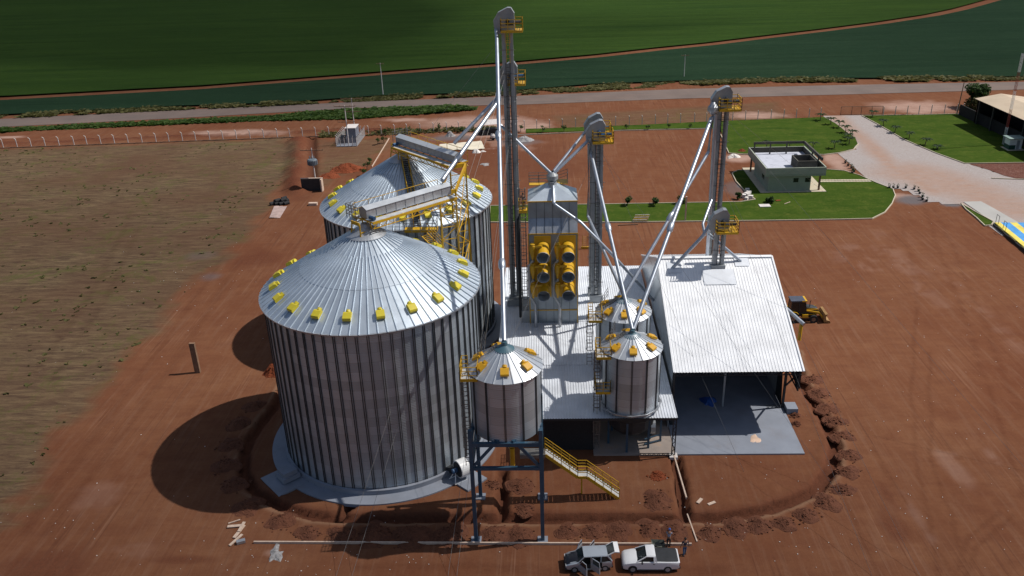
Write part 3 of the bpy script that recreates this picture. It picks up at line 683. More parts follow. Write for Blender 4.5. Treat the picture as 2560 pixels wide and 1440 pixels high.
# hopper and outlet under the raised bin
MB().lathe((AX,AY,0), [(2.7, 9.62), (.3, 7.85), (.26, 7.5)], 24).build('hopper', M['wood_dark'], BA)
mb = MB(); mb.tube([(AX+.35,AY-.9,7.9),(AX+.35,AY-.9,6.35),(AX+.3,AY-1.0,6.0)], .2, 12); mb.tube([(AX,AY,7.6),(AX+.35,AY-.9,7.85)], .18, 10); mb.build('outlet_chute', M['yellow'], BA)
# blue frame
fr = thing('blue_steel_frame', (-3.45, 57.2, 0), 'blue steel support frame on four tall legs under the raised bin', 'support frame')
X0, X1, Y0, Y1 = -6.2, -.72, 54.42, 60.0
for (x, y) in ((X0,Y0),(X1,Y0),(X0,Y1),(X1,Y1)):
    top = 10.9 if y == Y0 else 10.6
    mb = MB(); mb.box(x-.15, x+.15, y-.16, y+.16, .1, top); mb.build('leg', M['blue'], fr)
    mb = MB(); mb.box(x-.42, x+.42, y-.42, y+.42, -.3, .14); mb.build('footing', M['conc'], fr)
mb = MB()
for z, hh in ((9.56, .34), (7.3, .26)):
    for y in (Y0, Y1): mb.beam((X0+.15, y, z), (X1-.15, y, z), .26, hh)
    for x in (X0, X1): mb.beam((x, Y0+.16, z), (x, Y1-.16, z), .26, hh)
mb.build('beams', M['blue'], fr)
mb = MB()
for y in (Y0, Y1):
    mb.beam((X0+.1,y,7.45), (X0+1.7,y,9.4), .2); mb.beam((X1-.1,y,7.45), (X1-1.7,y,9.4), .2)
for x in (X0, X1):
    mb.beam((x,Y0+.1,7.45), (x,Y0+1.7,9.4), .18); mb.beam((x,Y1-.1,7.45), (x,Y1-1.7,9.4), .18)
for sx in (-1, 1):
    for sy in (-1, 1):
        cx, cy = (X1 if sx > 0 else X0), (Y1 if sy > 0 else Y0); mb.beam((cx, cy-sy*2.2, 9.78), (cx-sx*2.2, cy, 9.78), .2, .24)
mb.build('braces', M['blue'], fr)
# bin access platforms with roof walks
def bin_access(cx, cy, R, ze, za, ang, zg, label, gap=1.0, extra=None):
    """caged ladder on the left side, basket platform at eave height, stepped walk up the cone"""
    root = thing('access_ladder', (cx-R-gap, cy-.9, zg), label, 'ladder')
    x = cx-R-gap; y = cy-.9
    mb = MB(); ladder(mb, (x, y, zg), (x, y, ze+.1), .5, (1,0,0), .38, .03, cage=(0,-1,0), cr=.36); mb.build('caged_ladder', M['greyrail'], root)
    levels = [ze-.15]+([extra] if extra else [])
    for z in levels:
        mb = MB(); mb.box(x-.15, x+1.15, y-1.1, y+.75, z-.05, z); mb.build('platform_deck', M['tread'], root)
        mb = MB(); 
        for a, b2 in (((x-.15,y-1.1),(x+1.15,y-1.1)),((x+1.15,y-1.1),(x+1.15,y+.75)),((x-.15,y+.75),(x-.15,y-1.1))): mb.beam((a[0],a[1],z-.02),(b2[0],b2[1],z-.02), .06, .24)
        railing(mb, [(x+.3,y+.75,z),(x-.15,y+.75,z),(x-.15,y-1.1,z),(x+1.15,y-1.1,z),(x+1.15,y+.2,z)], 1.15, .65, .028); mb.build('basket_rail', M['yellow'], root)
    # stepped walk up the roof
    p = Vector((x+1.1, y+.5, ze)); q = Vector((cx-.6, cy+.35, za-.25)); mb = MB(); s = Vector((0,.3,0)); d = q-p
    for sg in (-1, 1): mb.beam(p+s*sg+Vector((0,0,.12)), q+s*sg+Vector((0,0,.18)), .07, .16)
    for i in range(9): c = p+d*(i+.5)/9; mb.cbox(c+Vector((0,0,.24)), .26, .55, .04)
    mb.build('roof_steps', M['greyrail'], root)
    mb = MB(); railing(mb, [p+Vector((0,.35,.15)), q+Vector((-.9,.35,.1))], 1.0, .8, .022); mb.build('roof_handrail', M['greyrail'], root)
    return root
bin_access(7.55, 67.9, 2.62, 10.75, 12.0, 0, 0.2, 'caged ladder with two yellow baskets on the bin at the low roof front edge', .55, 7.0)
bin_access(7.45, 75.4, 2.62, 10.6, 11.9, 0, 5.0, 'caged ladder with yellow basket platform on the middle bin of the low roof', .75)
bin_access(AX, AY, 2.74, 15.05, 16.7, 0, 6.2, 'caged ladder with yellow platform on the left side of the raised bin', .45)
# ------------------------------------------------------------------ corrugated sheets
def corr(name, x0, x1, pa, pb, m, root, pitch=.25, h=.045, flip=False):
    """trapezoid sheet spanning x0..x1, running from pa=(y,z) to pb=(y,z)"""
    n = int(round((x1-x0)/pitch)); p = (x1-x0)/n; mb = MB(); xs = []
    for i in range(n):
        a = x0+i*p; xs += [(a, 0), (a+p*.62, 0), (a+p*.70, h), (a+p*.90, h), (a+p*.985, 0)]
    xs.append((x1, 0)); vs = []
    for (y, z) in (pa, pb): vs += [(x, y, z+dz) for x, dz in xs]
    k = len(xs); mb.add(vs, [(i, i+1, k+i+1, k+i) for i in range(k-1)]); return mb.build(name, m, root)
# low process shed
LX0, LX1 = -5.35, 11.72
low = thing('low_process_shed', (3.2, 82, 0), 'long low shed with pale ribbed roof under the bins and the dryer', 'shed')
seg = [(65.7, 4.38), (75.2, 4.62), (84.5, 4.85), (99.5, 4.98)]
mb = MB(); mb.box(-.8, 4.2, 67.0, 67.1, 0, 4.3); mb.build('interior_shade_panel', M['black'], low); mb = MB(); mb.box(4.2, 11.6, 72.5, 72.6, 0, 4.3); mb.build('interior_shade_panel', M['black'], low)  # black sheets added to make the open shed interior read dark
for i, (a, b2) in enumerate(zip(seg, seg[1:])):
    x0 = -1.05 if i == 0 else LX0
    corr('roof_sheet', x0 if i else -.9, LX1, (a[0]-(.1 if i else 0), a[1]+(.03 if i else 0)), (b2[0]+.1, b2[1]), M['lowroof'], low, .26, .05)
mb = MB(); mb.box(-.9, LX1, 65.72, 65.9, 4.12, 4.33); mb.build('eave_beam', M['dark'], low)
def lattice(mb, p, q, w=.35, n=12, r=.03, up=(0,0,1)):
    p, q = Vector(p), Vector(q); u = Vector(up)*w; d = q-p; mb.beam(p, q, r*2); mb.beam(p+u, q+u, r*2)
    for i in range(n):
        a = p+d*i/n; b2 = p+d*(i+1)/n; mb.beam(a if i % 2 else a+u, b2+u if i % 2 else b2, r*1.4)
for (x, y) in ((11.5, 65.85), (11.5, 75), (-.7, 65.9), (-5.1, 76), (-5.1, 88), (-5.1, 99), (3.4, 99), (11.5, 99)):
    mb = MB(); zt = 4.25
    for dx in (-.14, .14): mb.beam((x+dx, y, .1), (x+dx, y, zt), .09)
    for i in range(10): mb.beam((x-.14, y, .1+i*.41), (x+.14, y, .1+(i+1)*.41) , .05) if i % 2 else mb.beam((x+.14, y, .1+i*.41), (x-.14, y, .1+(i+1)*.41), .05)
    mb.build('column', M['dark'], low)
mb = MB(); mb.box(11.15, 11.9, 65.45, 66.2, -.1, .18); mb.build('footing', M['post'], low)
mb = MB(); mb.box(4.1, 11.7, 66.0, 99, -.1, .10); mb.build('floor_slab', mat('stained_floor', (.30,.25,.22), .8, 0, .2, .5, dirt=(.35,.2,.1), dirt_amt=.7, dscale=.5), low)
mb = MB(); lattice(mb, (8.4, 65.75, .12), (11.45, 65.75, .12), .3, 14); mb.build('ground_lattice_beam', M['dark'], low)
mb = MB(); mb.box(-5.2, 11.6, 80.2, 80.3, 0, 4.2); mb.box(11.62, 11.7, 70.6, 99, 0, 4.2); mb.box(-5.2,-5.1,80.3,99,0,4.2); mb.build('back_wall', M['galv_dull'], low)
# machine below the front bin
mc = thing('cleaning_machine', (7.7, 68.6, .1), 'dark round hopper machine on legs under the front edge of the low roof', 'machine')
MB().lathe((7.7,68.6,0), [(.3,1.2),(1.5,1.5),(1.9,1.9),(1.95,2.3),(2.3,2.5),(2.35,3.3),(2.5,3.5),(2.5,4.1)], 12).build('hopper', M['dark'], mc)
for i in range(6):
    a = 2*pi*i/6+.3; mb = MB(); mb.beam((7.7+2.2*cos(a), 68.6+2.2*sin(a), .1), (7.7+2.2*cos(a), 68.6+2.2*sin(a), 4.2), .2); mb.build('leg', M['blue'], mc)
mb = MB(); mb.tube([(9.7,69.2,1.3),(10.15,69.2,1.3)], .85, 24); mb.build('flywheel', M['galv'], mc)
mb = MB(); mb.beam((9.0,67.5,.25),(10.7,68.2,.25),.12); mb.beam((9.0,67.5,.8),(10.7,68.2,.9),.1); mb.beam((10.6,68.2,.1),(10.6,68.2,4.2),.18); mb.build('base_frame', M['blue'], mc)
# ------------------------------------------------------------------ tall warehouse
WX0, WX1, WY0, WZ0, WYR, WZR, WY1 = 11.87, 23.98, 69.85, 6.72, 84.4, 12.4, 98.9
wh = thing('tall_warehouse', (18, 84, 0), 'tall open fronted warehouse with steep white ribbed roof', 'warehouse')
corr('roof', WX0, WX1, (WY0, WZ0), (WYR, WZR), M['whiteroof'], wh, .30, .032)
corr('rear_roof', WX0, WX1, (WY1, WZ0), (WYR, WZR), M['whiteroof'], wh, .30, .032)
mb = MB(); mb.beam((WX0-.02, WYR, WZR+.04), (WX1+.02, WYR, WZR+.04), .55, .05); mb.build('ridge_cap', M['whiteroof'], wh)
for P_, Q_ in (((WX1+.02, WY0-.05, WZ0+.03), (WX1+.02, WYR, WZR+.05)), ((WX0-.02, WY0-.02, WZ0+.03), (WX0-.02, WYR, WZR+.05)), ((WX0-.02, WY1, WZ0+.03), (WX0-.02, WYR, WZR+.05))):
    mb = MB(); mb.beam(P_, Q_, .16, .11); mb.build('verge_trim', M['whiteroof'], wh)
def side_wall(x, name, yf, m, zbot=0.0):
    zf = WZ0+(yf-WY0)*(WZR-WZ0)/(WYR-WY0); mb = MB()
    n = 60; ys = [yf+(WY1-yf)*i/n for i in range(n+1)]; vs = []
    for i, y in enumerate(ys):
        zt = (WZ0+(y-WY0)*(WZR-WZ0)/(WYR-WY0) if y < WYR else WZR-(y-WYR)*(WZR-WZ0)/(WY1-WYR))-.04; dx = .04*(i % 2); vs += [(x+dx, y, zbot), (x+dx, y, zt)]
    mb.add(vs, [(2*i, 2*i+2, 2*i+3, 2*i+1) for i in range(n)]); return mb.build(name, m, wh)
side_wall(WX0+.03, 'side_wall', 70.9, M['sidewall'])
side_wall(WX1-.35, 'side_wall', 76.2, M['galv_dull'])
mb = MB(); mb.box(WX0+.1, WX1-.35, WY1-.15, WY1-.1, 0, WZ0); mb.build('rear_wall', M['galv_dull'], wh)
mb = MB(); lattice(mb, (WX0+.05, WY0+.1, WZ0-.42), (WX1-.1, WY0+.1, WZ0-.42), .36, 34, .035)
for yy in (74, 84.4, 93): lattice(mb, (WX0+.2, yy, 5.6 if yy < 80 else 6), (WX1-.3, yy, 5.6 if yy < 80 else 6), .5, 20, .04)
mb.build('roof_truss', M['dark'], wh)
mb = MB()
zt = WZ0+(73.9-WY0)*.39
mb.beam((WX1-.3, 73.9, .1), (WX1-.3, 73.9, zt-.1), .22); mb.beam((WX1-.3, 73.9, 2.6), (WX1-.25, WY0+.2, WZ0-.2), .14); mb.build('column', M['dark'], wh)
for yy in (84, 94):
    for xx in (WX1-.4,): mb = MB(); mb.beam((xx, yy, .1), (xx, yy, 9 if yy < 90 else 7.5), .22); mb.build('column', M['dark'], wh)
mb = MB(); mb.beam((WX0+.2, 70.95, .1), (WX0+.2, 70.95, 6.9), .22); mb.build('column', M['dark'], wh)
mb = MB(); mb.beam((17.7, 74.2, .1), (17.7, 74.2, 8), .18); mb.build('column', M['galv_dull'], wh)
# side cladding panel hanging from the overhang on the right
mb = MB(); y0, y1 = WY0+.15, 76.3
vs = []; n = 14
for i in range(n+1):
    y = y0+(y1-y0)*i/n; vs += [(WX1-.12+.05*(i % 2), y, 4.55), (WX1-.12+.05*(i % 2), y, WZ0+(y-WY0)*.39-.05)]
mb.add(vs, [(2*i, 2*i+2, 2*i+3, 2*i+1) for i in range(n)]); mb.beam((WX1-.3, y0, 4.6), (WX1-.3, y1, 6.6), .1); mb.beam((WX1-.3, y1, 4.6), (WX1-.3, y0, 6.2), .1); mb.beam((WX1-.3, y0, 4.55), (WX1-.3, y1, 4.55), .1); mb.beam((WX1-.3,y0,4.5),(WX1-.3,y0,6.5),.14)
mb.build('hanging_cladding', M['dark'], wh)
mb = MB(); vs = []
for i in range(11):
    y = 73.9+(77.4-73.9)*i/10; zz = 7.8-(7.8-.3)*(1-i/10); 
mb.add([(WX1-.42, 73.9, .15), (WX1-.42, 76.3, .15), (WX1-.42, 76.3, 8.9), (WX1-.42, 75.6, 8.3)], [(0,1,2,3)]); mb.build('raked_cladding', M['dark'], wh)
mb = MB(); lattice(mb, (22.0, 73.75, .14), (WX1-.4, 73.75, .14), .34, 8); mb.build('ground_lattice_beam', M['dark'], wh)
mb = MB(); mb.box(11.75, 23.75, 66.0, 99, -.1, .14); mb.build('floor_slab', M['conc'], wh)
mb = MB(); mb.box(23.85, 24.95, 72.8, 74.1, -.1, .62); o = mb.build('concrete_block', M['conc']); tag(o, 'grey concrete block at the right corner of the warehouse slab', 'block')
# sand spill on slab
sp_ = thing('sand_spill', tuple(g(1885,1097,.16)), 'pale sand spilled on the sunlit warehouse slab', 'sand')
def blob(mb, c, rx, ry, h, seed, n=16, rings=5, rough=.25):
    rnd = random.Random(seed); c = Vector(c); o = len(mb.v); ph = [rnd.uniform(0, 2*pi) for _ in range(4)]
    mb.v.append((c.x, c.y, c.z+h))
    for i in range(1, rings+1):
        for k in range(n):
            a = 2*pi*k/n; f = 1+rough*(sin(2*a+ph[0])*.4+sin(3*a+ph[1])*.4+sin(5*a+ph[2])*.3)+rnd.uniform(-.05, .05)*rough*4
            r = i/rings; z = h*(1-r*r)**1.1+rnd.uniform(-.08, .10)*h*(1-r); mb.v.append((c.x+rx*r*f*cos(a), c.y+ry*r*f*sin(a), c.z+z-(.03 if i == rings else 0)))
    for k in range(n): mb.f.append((o, o+1+k, o+1+(k+1) % n))
    for i in range(rings-1):
        for k in range(n): mb.f.append((o+1+i*n+k, o+1+(i+1)*n+k, o+1+(i+1)*n+(k+1) % n, o+1+i*n+(k+1) % n))
mb = MB(); blob(mb, tuple(g(1888,1097,.15)), .45, .85, .05, 3, rough=.5); mb.build('sand', mat('pale_sand', (.62,.44,.33), .95), sp_)
bc = thing('blue_barrel_pile', tuple(g(1772,1002,.14)), 'bright blue bundle on the shaded warehouse floor', 'bundle')
mb = MB(); blob(mb, tuple(g(1772,1004,.14)), .7, 1.0, .5, 8, rough=.5); mb.build('tarpaulin', mat('blue_tarpaulin', (.01,.07,.3), .5), bc)
# roof flashings and tower foot
mb = MB()
def onroof(x, y, dz=.06): return (x, y, WZ0+(y-WY0)*(WZR-WZ0)/(WYR-WY0)+dz)
for x0, x1, y0, y1 in ((16.3, 19.6, 80.5, 82.6), (12.7, 14.2, 82.2, 83.7), (19.9, 21.4, 83.0, 84.2)):
    a, b2, c, d = onroof(x0,y0,.08), onroof(x1,y0,.08), onroof(x1,y1,.08), onroof(x0,y1,.08); mb = MB(); mb.add([a,b2,c,d], [(0,1,2,3)]); mb.build('roof_flashing', M['lowroof'], wh)
# ------------------------------------------------------------------ grain dryer
DX0, DX1, DY0, DY1 = -1.98, 3.25, 84.2, 89.2
dr = thing('grain_dryer', ((DX0+DX1)/2, (DY0+DY1)/2, 4.8), 'tall grain dryer tower with six yellow fans on its front', 'grain dryer')
DM = mat('dryer_cladding', (.29,.335,.375), .42, .45, .2, .5, dirt=(.20,.19,.18), dirt_amt=.3, dscale=.4)
mb = MB(); mb.box(DX0, DX1, DY0, DY1, 4.7, 15.55); mb.build('body', DM, dr)
mb = MB(); mb.box(DX0, DX1, DY0+.75, DY1, 15.55, 18.85); mb.build('upper_body', DM, dr)
mb = MB(); mb.add([(DX0,DY0-.02,15.56),(DX1,DY0-.02,15.56),(DX1,DY0+.76,17.0),(DX0,DY0+.76,17.0)], [(0,1,2,3)]); mb.add([(DX0,DY0,15.56),(DX0,DY0+.76,17.0),(DX0,DY0+.76,15.56)], [(0,1,2)]); mb.add([(DX1,DY0,15.56),(DX1,DY0+.76,17.0),(DX1,DY0+.76,15.56)], [(0,1,2)])
mb.build('sloped_panel', M['galv'], dr)
mb = MB(); ya, yb = DY0+.72, DY1+.05; cxm, cym = .65, 87; zt = 20.1; q = .5
base = [(DX0-.05, ya, 18.86), (DX1+.05, ya, 18.86), (DX1+.05, yb, 18.86), (DX0-.05, yb, 18.86)]; tp = [(cxm-q, cym-q, zt), (cxm+q, cym-q, zt), (cxm+q, cym+q, zt), (cxm-q, cym+q, zt)]
mb.add(base+tp, [(0,1,5,4),(1,2,6,5),(2,3,7,6),(3,0,4,7),(4,5,6,7)]); mb.build('roof', M['coneroof'], dr)
mb = MB()
for i in range(1, 6):
    x = DX0+(DX1-DX0)*i/6
    mb.beam((x, DY0+.74, 17.02), (x, DY0+.74, 18.8), .035, .03); mb.beam((x, DY0-.04, 15.58), (x, DY0+.73, 17.02), .04, .04); mb.beam((x, DY0-.01, 4.8), (x, DY0-.01, 7.9), .035, .03)
mb.build('panel_seams', M['rib'], dr)
mb = MB()
for y, z in ((DY0-.03, 15.5), (DY0-.03, 6.45), (DY0+.72, 18.86)): mb.beam((DX0-.04, y, z), (DX1+.04, y, z), .07, .12)
for z in (9.0, 11.2, 13.4): mb.beam((DX1+.02, DY0, z), (DX1+.02, DY1, z), .06, .12); 
mb.beam((DX1+.02, DY0-.02, 4.8), (DX1+.02, DY0-.02, 15.5), .09); mb.beam((DX0-.02, DY0-.02, 4.8), (DX0-.02, DY0-.02, 15.5), .09)
mb.build('yellow_trim', M['yellow'], dr)
for cx in (-.45, 2.2):
    mb = MB(); mb.box(cx-.95, cx+.85, DY0-.12, DY0+.02, 8.1, 15.3); mb.build('fan_panel', M['yellow'], dr)
    for zc in (14.0, 11.74, 9.50):
        f0 = MB(); a = Vector((cx, DY0-.1, zc)); bq = a+Vector((0, -1.95, -.40)); 
        f0.tube([a, a+(bq-a)*.35, a+(bq-a)*.36, a+(bq-a)*.72, a+(bq-a)*.73, bq], [.68,.68,.62,.62,.66,.66], 28, caps=False); fb = f0.build('fan_duct', M['yellow'], dr, smooth=True)
        d = (bq-a).normalized()
        f1 = MB(); f1.tube([bq-d*.02, bq+d*.07], .69, 28, caps=False); f1.tube([bq+d*.07, bq-d*.03], [.69,.60], 28, caps=False); f1.build('fan_rim', M['galv'], fb)
        f2 = MB(); f2.tube([bq+d*.05, bq-d*.9], [.61,.55], 28); f2.f = [f for f in f2.f if not (len(f) == 28 and 0 in f)]; f2.build('fan_throat', M['galv_dull'], fb)
        # cyclone beside it
        c = Vector((cx-1.13, DY0-.85, zc+.35)); cm = MB(); cm.lathe(c, [(.02,.42),(.26,.38),(.30,.30),(.22,.28),(.22,.2),(.33,.15),(.33,-.45),(.12,-1.35),(.1,-1.5)], 18)
        cm.beam(c+Vector((.2,-.05,0)), (cx-.1, DY0-1.15, zc+.5), .22, .26); cm.build('cyclone', M['yellow'], dr, smooth=True)
    px = cx-1.55; mb = MB()
    for zc in (14.0, 11.74): mb.tube([(cx-1.13, DY0-.85, zc-1.1), (cx-1.13, DY0-.85, zc-1.3), (px, DY0-.75, zc-1.9)], .14, 10)
    mb.tube([(px, DY0-.75, 12.25), (px, DY0-.75, 8.6), (cx-.95, DY0-.9, 7.6), (cx-.92, DY0-1.0, 4.6)], .16, 12); mb.build('dust_pipe', M['galv'], dr, smooth=True)
# top platform, rails and distributor
mb = MB(); mb.box(DX0+.1, DX0+3.2, 88.2, 89.1, 19.6, 19.66); mb.box(.2, 2.3, 87.6, 89.2, 19.9, 19.96); mb.build('top_platform', M['yellow'], dr)
mb = MB(); railing(mb, [(DX0+.1,89.1,19.66),(DX0+3.2,89.1,19.66),(2.3,89.2,19.96),(2.3,87.6,19.96)], 1.15, 1.0, .022); railing(mb, [(DX0+.1,88.2,19.66),(.3,88.2,19.66)], 1.15, 1.0, .022); mb.build('top_rail', M['greyrail'], dr)
mb = MB(); mb.lathe((.65,87,0), [(.5,20.0),(.42,20.5),(.62,20.7),(.62,21.1),(.3,21.5)], 16); mb.box(.35,.8,86.3,86.8,19.9,20.5); mb.build('distributor', M['galv_dull'], dr)
# side ladder with dark riser pipe
mb = MB(); ladder(mb, (DX0-.55, 84.4, 4.8), (DX0-.55, 84.4, 20.6), .5, (1,0,0), .4, .03, cage=(0,-1,0), cr=.36, cstep=1.0); mb.build('caged_ladder', M['greyrail'], dr)
mb = MB(); mb.tube([(DX0-1.1, 84.6, 5.4), (DX0-1.1, 84.6, 17.0), (DX0-.9, 84.8, 17.6)], .16, 10); mb.build('riser_pipe', M['dark'], dr)
mb = MB(); mb.box(DX0-.95, DX0-.05, 83.8, 84.8, 18.2, 18.26); 
for a, b2 in (((DX0-.95,83.8),(DX0-.05,83.8)),((DX0-.95,83.8),(DX0-.95,84.8))): mb.beam((*a,18.15),(*b2,18.15),.05,.3)
railing(mb, [(DX0-.05,83.8,18.26),(DX0-.95,83.8,18.26),(DX0-.95,84.8,18.26)], 1.1, .45, .025); mb.build('ladder_platform', M['yellow'], dr)
mb = MB(); mb.box(-2.95, -2.05, 84.3, 88, 4.85, 6.3); mb.box(-4.75,-2.95,88.4,89.2,4.9,5.6); o = mb.build('galvanised_pit_cover', M['galv_dull']); tag(o, 'dull galvanised pit cover between the tall elevator foot and the dryer', 'cover')
# ------------------------------------------------------------------ bucket elevators
def elevator(x, y, zb, zt, label, w=.44, gap=.74, head=1.0, motor='motor', plat=True, ladder_on=True, yel=None, headdir=-1):
    root = thing('bucket_elevator', (x, y, zb), label, 'elevator')
    dp_ = .42; hz_ = zt-2.35
    for s in (-1, 1):
        mb = MB(); cx = x+s*gap/2*1.0; mb.box(cx-w/2+s*.0, cx+w/2, y-dp_/2, y+dp_/2, zb, hz_+.1); z = zb+1.6
        while z < hz_-.5: mb.box(cx-w/2-.035, cx+w/2+.035, y-dp_/2-.035, y+dp_/2+.035, z, z+.06); z += 2.4
        mb.build('leg_casing', M['galv_dull'], root)
    mb = MB(); z = zb+2.2
    while z < hz_-.5:
        mb.beam((x-gap/2-w/2-.25, y-.24, z), (x+gap/2+w/2+.22, y-.24, z), .05); mb.beam((x-gap/2-w/2-.12, y-.3, z), (x-gap/2-w/2-.12, y+.3, z), .04); z += 2.4
    mb.beam((x-gap/2-w/2-.12, y-.26, zb+1), (x-gap/2-w/2-.12, y-.26, hz_-.3), .035); mb.build('tie_bars', M['greyrail'], root)
    if ladder_on:
        zy = yel if yel else zt+1
        mb = MB(); ladder(mb, (x, y-.32, zb+.3), (x, y-.32, min(zy, hz_)), .36, (1,0,0), .42, .022, cage=(0,-1,0), cr=.3, cstep=1.1); mb.build('caged_ladder', M['dark'], root)
        if yel: mb = MB(); ladder(mb, (x+.05, y-.32, yel), (x+.05, y-.32, hz_), .36, (1,0,0), .42, .026, cage=(0,-1,0), cr=.3, cstep=.8); mb.build('yellow_ladder', M['yellow'], root)
    hw = gap/2+w/2; s = head
    prof = [(-hw*s-.12,-.25),(-hw*s-.62,.2),(-hw*s-.68,1.05),(-hw*s-.18,1.85),(.1,2.3),(hw*.75,2.28),(hw+.18,1.75),(hw+.2,0)]
    mb = MB(); mb.prism(prof, ((x, y-.36, hz_), (1,0,0)), (0,0,1), (0,.72,0)); mb.build('head', M['galv_dull'], root)
    mb = MB(); P = [Vector((x+a, y, hz_+b2)) for a, b2 in prof[2:7]]
    for a, b2 in zip(P, P[1:]): mb.beam(a, b2, .84, .07, up=(0,0,1))
    mb.build('head_rim', M['galv'], root)
    pz = hz_+.15
    mb = MB(); mb.box(x-hw+.0, x+hw+1.0, y-1.25, y-.4, pz-.05, pz); mb.box(x+hw+.2, x+hw+1.0, y-.4, y+.9, pz-.05, pz)
    for a, b2 in (((x-hw,y-1.25),(x+hw+1.0,y-1.25)),((x+hw+1.0,y-1.25),(x+hw+1.0,y+.9)),((x-hw,y-1.25),(x-hw,y-.4))): mb.beam((*a,pz-.06),(*b2,pz-.06),.06,.22)
    mb.build('platform', M['yellow'], root)
    mb = MB(); railing(mb, [(x-hw,y-.4,pz),(x-hw,y-1.25,pz),(x+hw+1.0,y-1.25,pz),(x+hw+1.0,y+.9,pz),(x+hw+.25,y+.9,pz)], 1.2, .75, .03); mb.build('platform_rail', M['yellow'], root)
    mb = MB(); mb.tube([(x+hw*.2, y-.42, pz+.95), (x+hw*.2, y-.95, pz+.95)], .2, 12); mb.tube([(x+hw+.25, y-.6, pz+.75), (x+hw+.85, y-.6, pz+.75)], .2, 12); mb.box(x-.1,x+hw+.1,y-.95,y-.45,pz+.55,pz+.8); mb.build('drive_motor', M[motor], root)
    mb = MB(); mb.box(x-hw-.15, x+hw+.15, y-.4, y+.4, zb-.4, zb+.55); mb.build('boot', M['galv_dull'], root)
    return root
EL = {}
EL['E1'] = elevator(-3.78, 89.3, 5.3, 38.1, 'tallest bucket elevator tower with yellow ladder near its top', head=1.12, motor='dark', yel=32.6)
EL['E1b'] = elevator(-3.66, 90.7, 5.3, 32.5, 'second tallest bucket elevator standing right behind the tallest one', ladder_on=False)
EL['E2'] = elevator(5.6, 89.4, 5.3, 26.4, 'front one of the twin bucket elevators right of the dryer', head=1.12)
EL['E2b'] = elevator(5.45, 91.2, 5.3, 26.7, 'rear one of the twin bucket elevators right of the dryer', ladder_on=False, plat=False)
EL['E3'] = elevator(18.45, 88.0, .3, 29.9, 'bucket elevator rising behind the ridge of the white roof', head=1.1, motor='dark')
EL['E4'] = elevator(18.05, 83.1, 11.6, 18.35, 'short bucket elevator standing on the white warehouse roof', motor='dark')
# ------------------------------------------------------------------ spouts
def spout(name, pts, r, label, joints=(), m='pipe', n=12):
    p0 = Vector(pts[-1]); root = thing(name, tuple(p0), label, 'pipe')
    mb = MB(); mb.tube(pts, r, n); mb.build('pipe', M[m], root, smooth=True)
    if joints:
        mb = MB()
        for (a, b2, u) in joints:
            A_, B_ = Vector(a), Vector(b2); d = (B_-A_).normalized(); c = A_.lerp(B_, u)
            mb.tube([c-d*.55, c-d*.3, c+d*.3, c+d*.55], [r*1.05, r*1.6, r*1.6, r*1.05], n)
        mb.build('coupling', M['pipe'], root, smooth=True)
    return root
apA = Vector((AX, AY, 17.15)); apB = Vector((7.55, 67.9, 12.4)); apC = Vector((7.45, 75.4, 12.3)); apD = Vector((.65, 87, 21.4))
hE1 = Vector((-4.95, 89.0, 35.7))
spout('grain_spout', [hE1+Vector((.05,.2,.4)), at(1242,88,88.4), apA], .19, 'long bright pipe from the tallest elevator head down to the raised bin', [(hE1, apA, .40), (hE1, apA, .80)])
spout('grain_spout', [at(1243,232,90.0), at(1243,246,89.6), (-9.6, 86.6, 24.9)], .2, 'darker of the two slanting pipes running to the rear silo conveyor')
spout('grain_spout', [at(1248,225,89.2), at(1248,250,88.6), at(1106,450,76.7)], .22, 'lower of the two slanting pipes running to the front silo conveyor')
spout('grain_spout', [at(1244,290,91.6), at(1250,312,91.0), at(1290,350,90.2), apD+Vector((-.15,0,-.1))], .17, 'pipe slanting from the tallest elevators down to the dryer top')
spout('grain_spout', [at(1463,330,91.0), apD+Vector((.15,.1,.1))], .17, 'upper pipe from the twin elevators down to the dryer top')
spout('grain_spout', [at(1470,352,89.2), apD+Vector((.1,-.2,-.1))], .17, 'lower pipe from the twin elevators down to the dryer top')
k1 = at(1474,345,88.9); k2 = at(1478,385,88.6)
spout('grain_spout', [k1, k2, apB], .19, 'bright pipe from the twin elevators to the bin at the front edge', [(k2, apB, .46)])
v1 = at(1472,360,88.7); v2 = at(1470,541,88.7)
spout('grain_spout', [v1, v2, apC], .17, 'pipe dropping beside the twin elevators then slanting to the middle bin')
d1 = Vector((.72, 86.2, 20.1))
wpt = Vector((11.95, 81.0, 9.4)); wpt = None
def hitx(px, py, X_):
    d = ray(px, py); t_ = X_/d.x; return Vector((X_, d.y*t_, CH+d.z*t_))
wp = hitx(1634, 751, 11.9)
spout('grain_spout', [d1, Vector((.75,84.0,19.0)), at(1387,512,84.0), at(1452,556,83.5), at(1535,641,82.5), wp], .17, 'bent pipe from the dryer roof slanting right into the warehouse side wall')
u1 = at(1783,262,87.6); u2 = at(1783,292,87.4)
def el3(name, x):
    pass
k3 = at(1778,296,87.2); spout('grain_spout', [u2, k3, apB+Vector((.1,.1,0))], .2, 'bright long pipe from the ridge elevator to the bin at the front edge', [(k3, apB, .55)])
k4 = at(1771,380,87.4); spout('grain_spout', [u2, at(1779,300,87.5), k4, apC+Vector((.1,.1,.05))], .17, 'dull long pipe from the ridge elevator to the middle bin', [(k4, apC, .47)])
spout('grain_spout', [at(1789,285,87.3), at(1768,640,87.3)], .2, 'straight pipe dropping beside the ridge elevator to the roof')
MB_ = MB(); MB_.lathe(at(1783,268,87.5), [(.15,.55),(.55,.05),(.6,-.35),(.25,-.75)], 8); o = MB_.build('distributor', M['galv'], None); tag(o, 'grey distributor box hanging under the ridge elevator head', 'distributor'); 
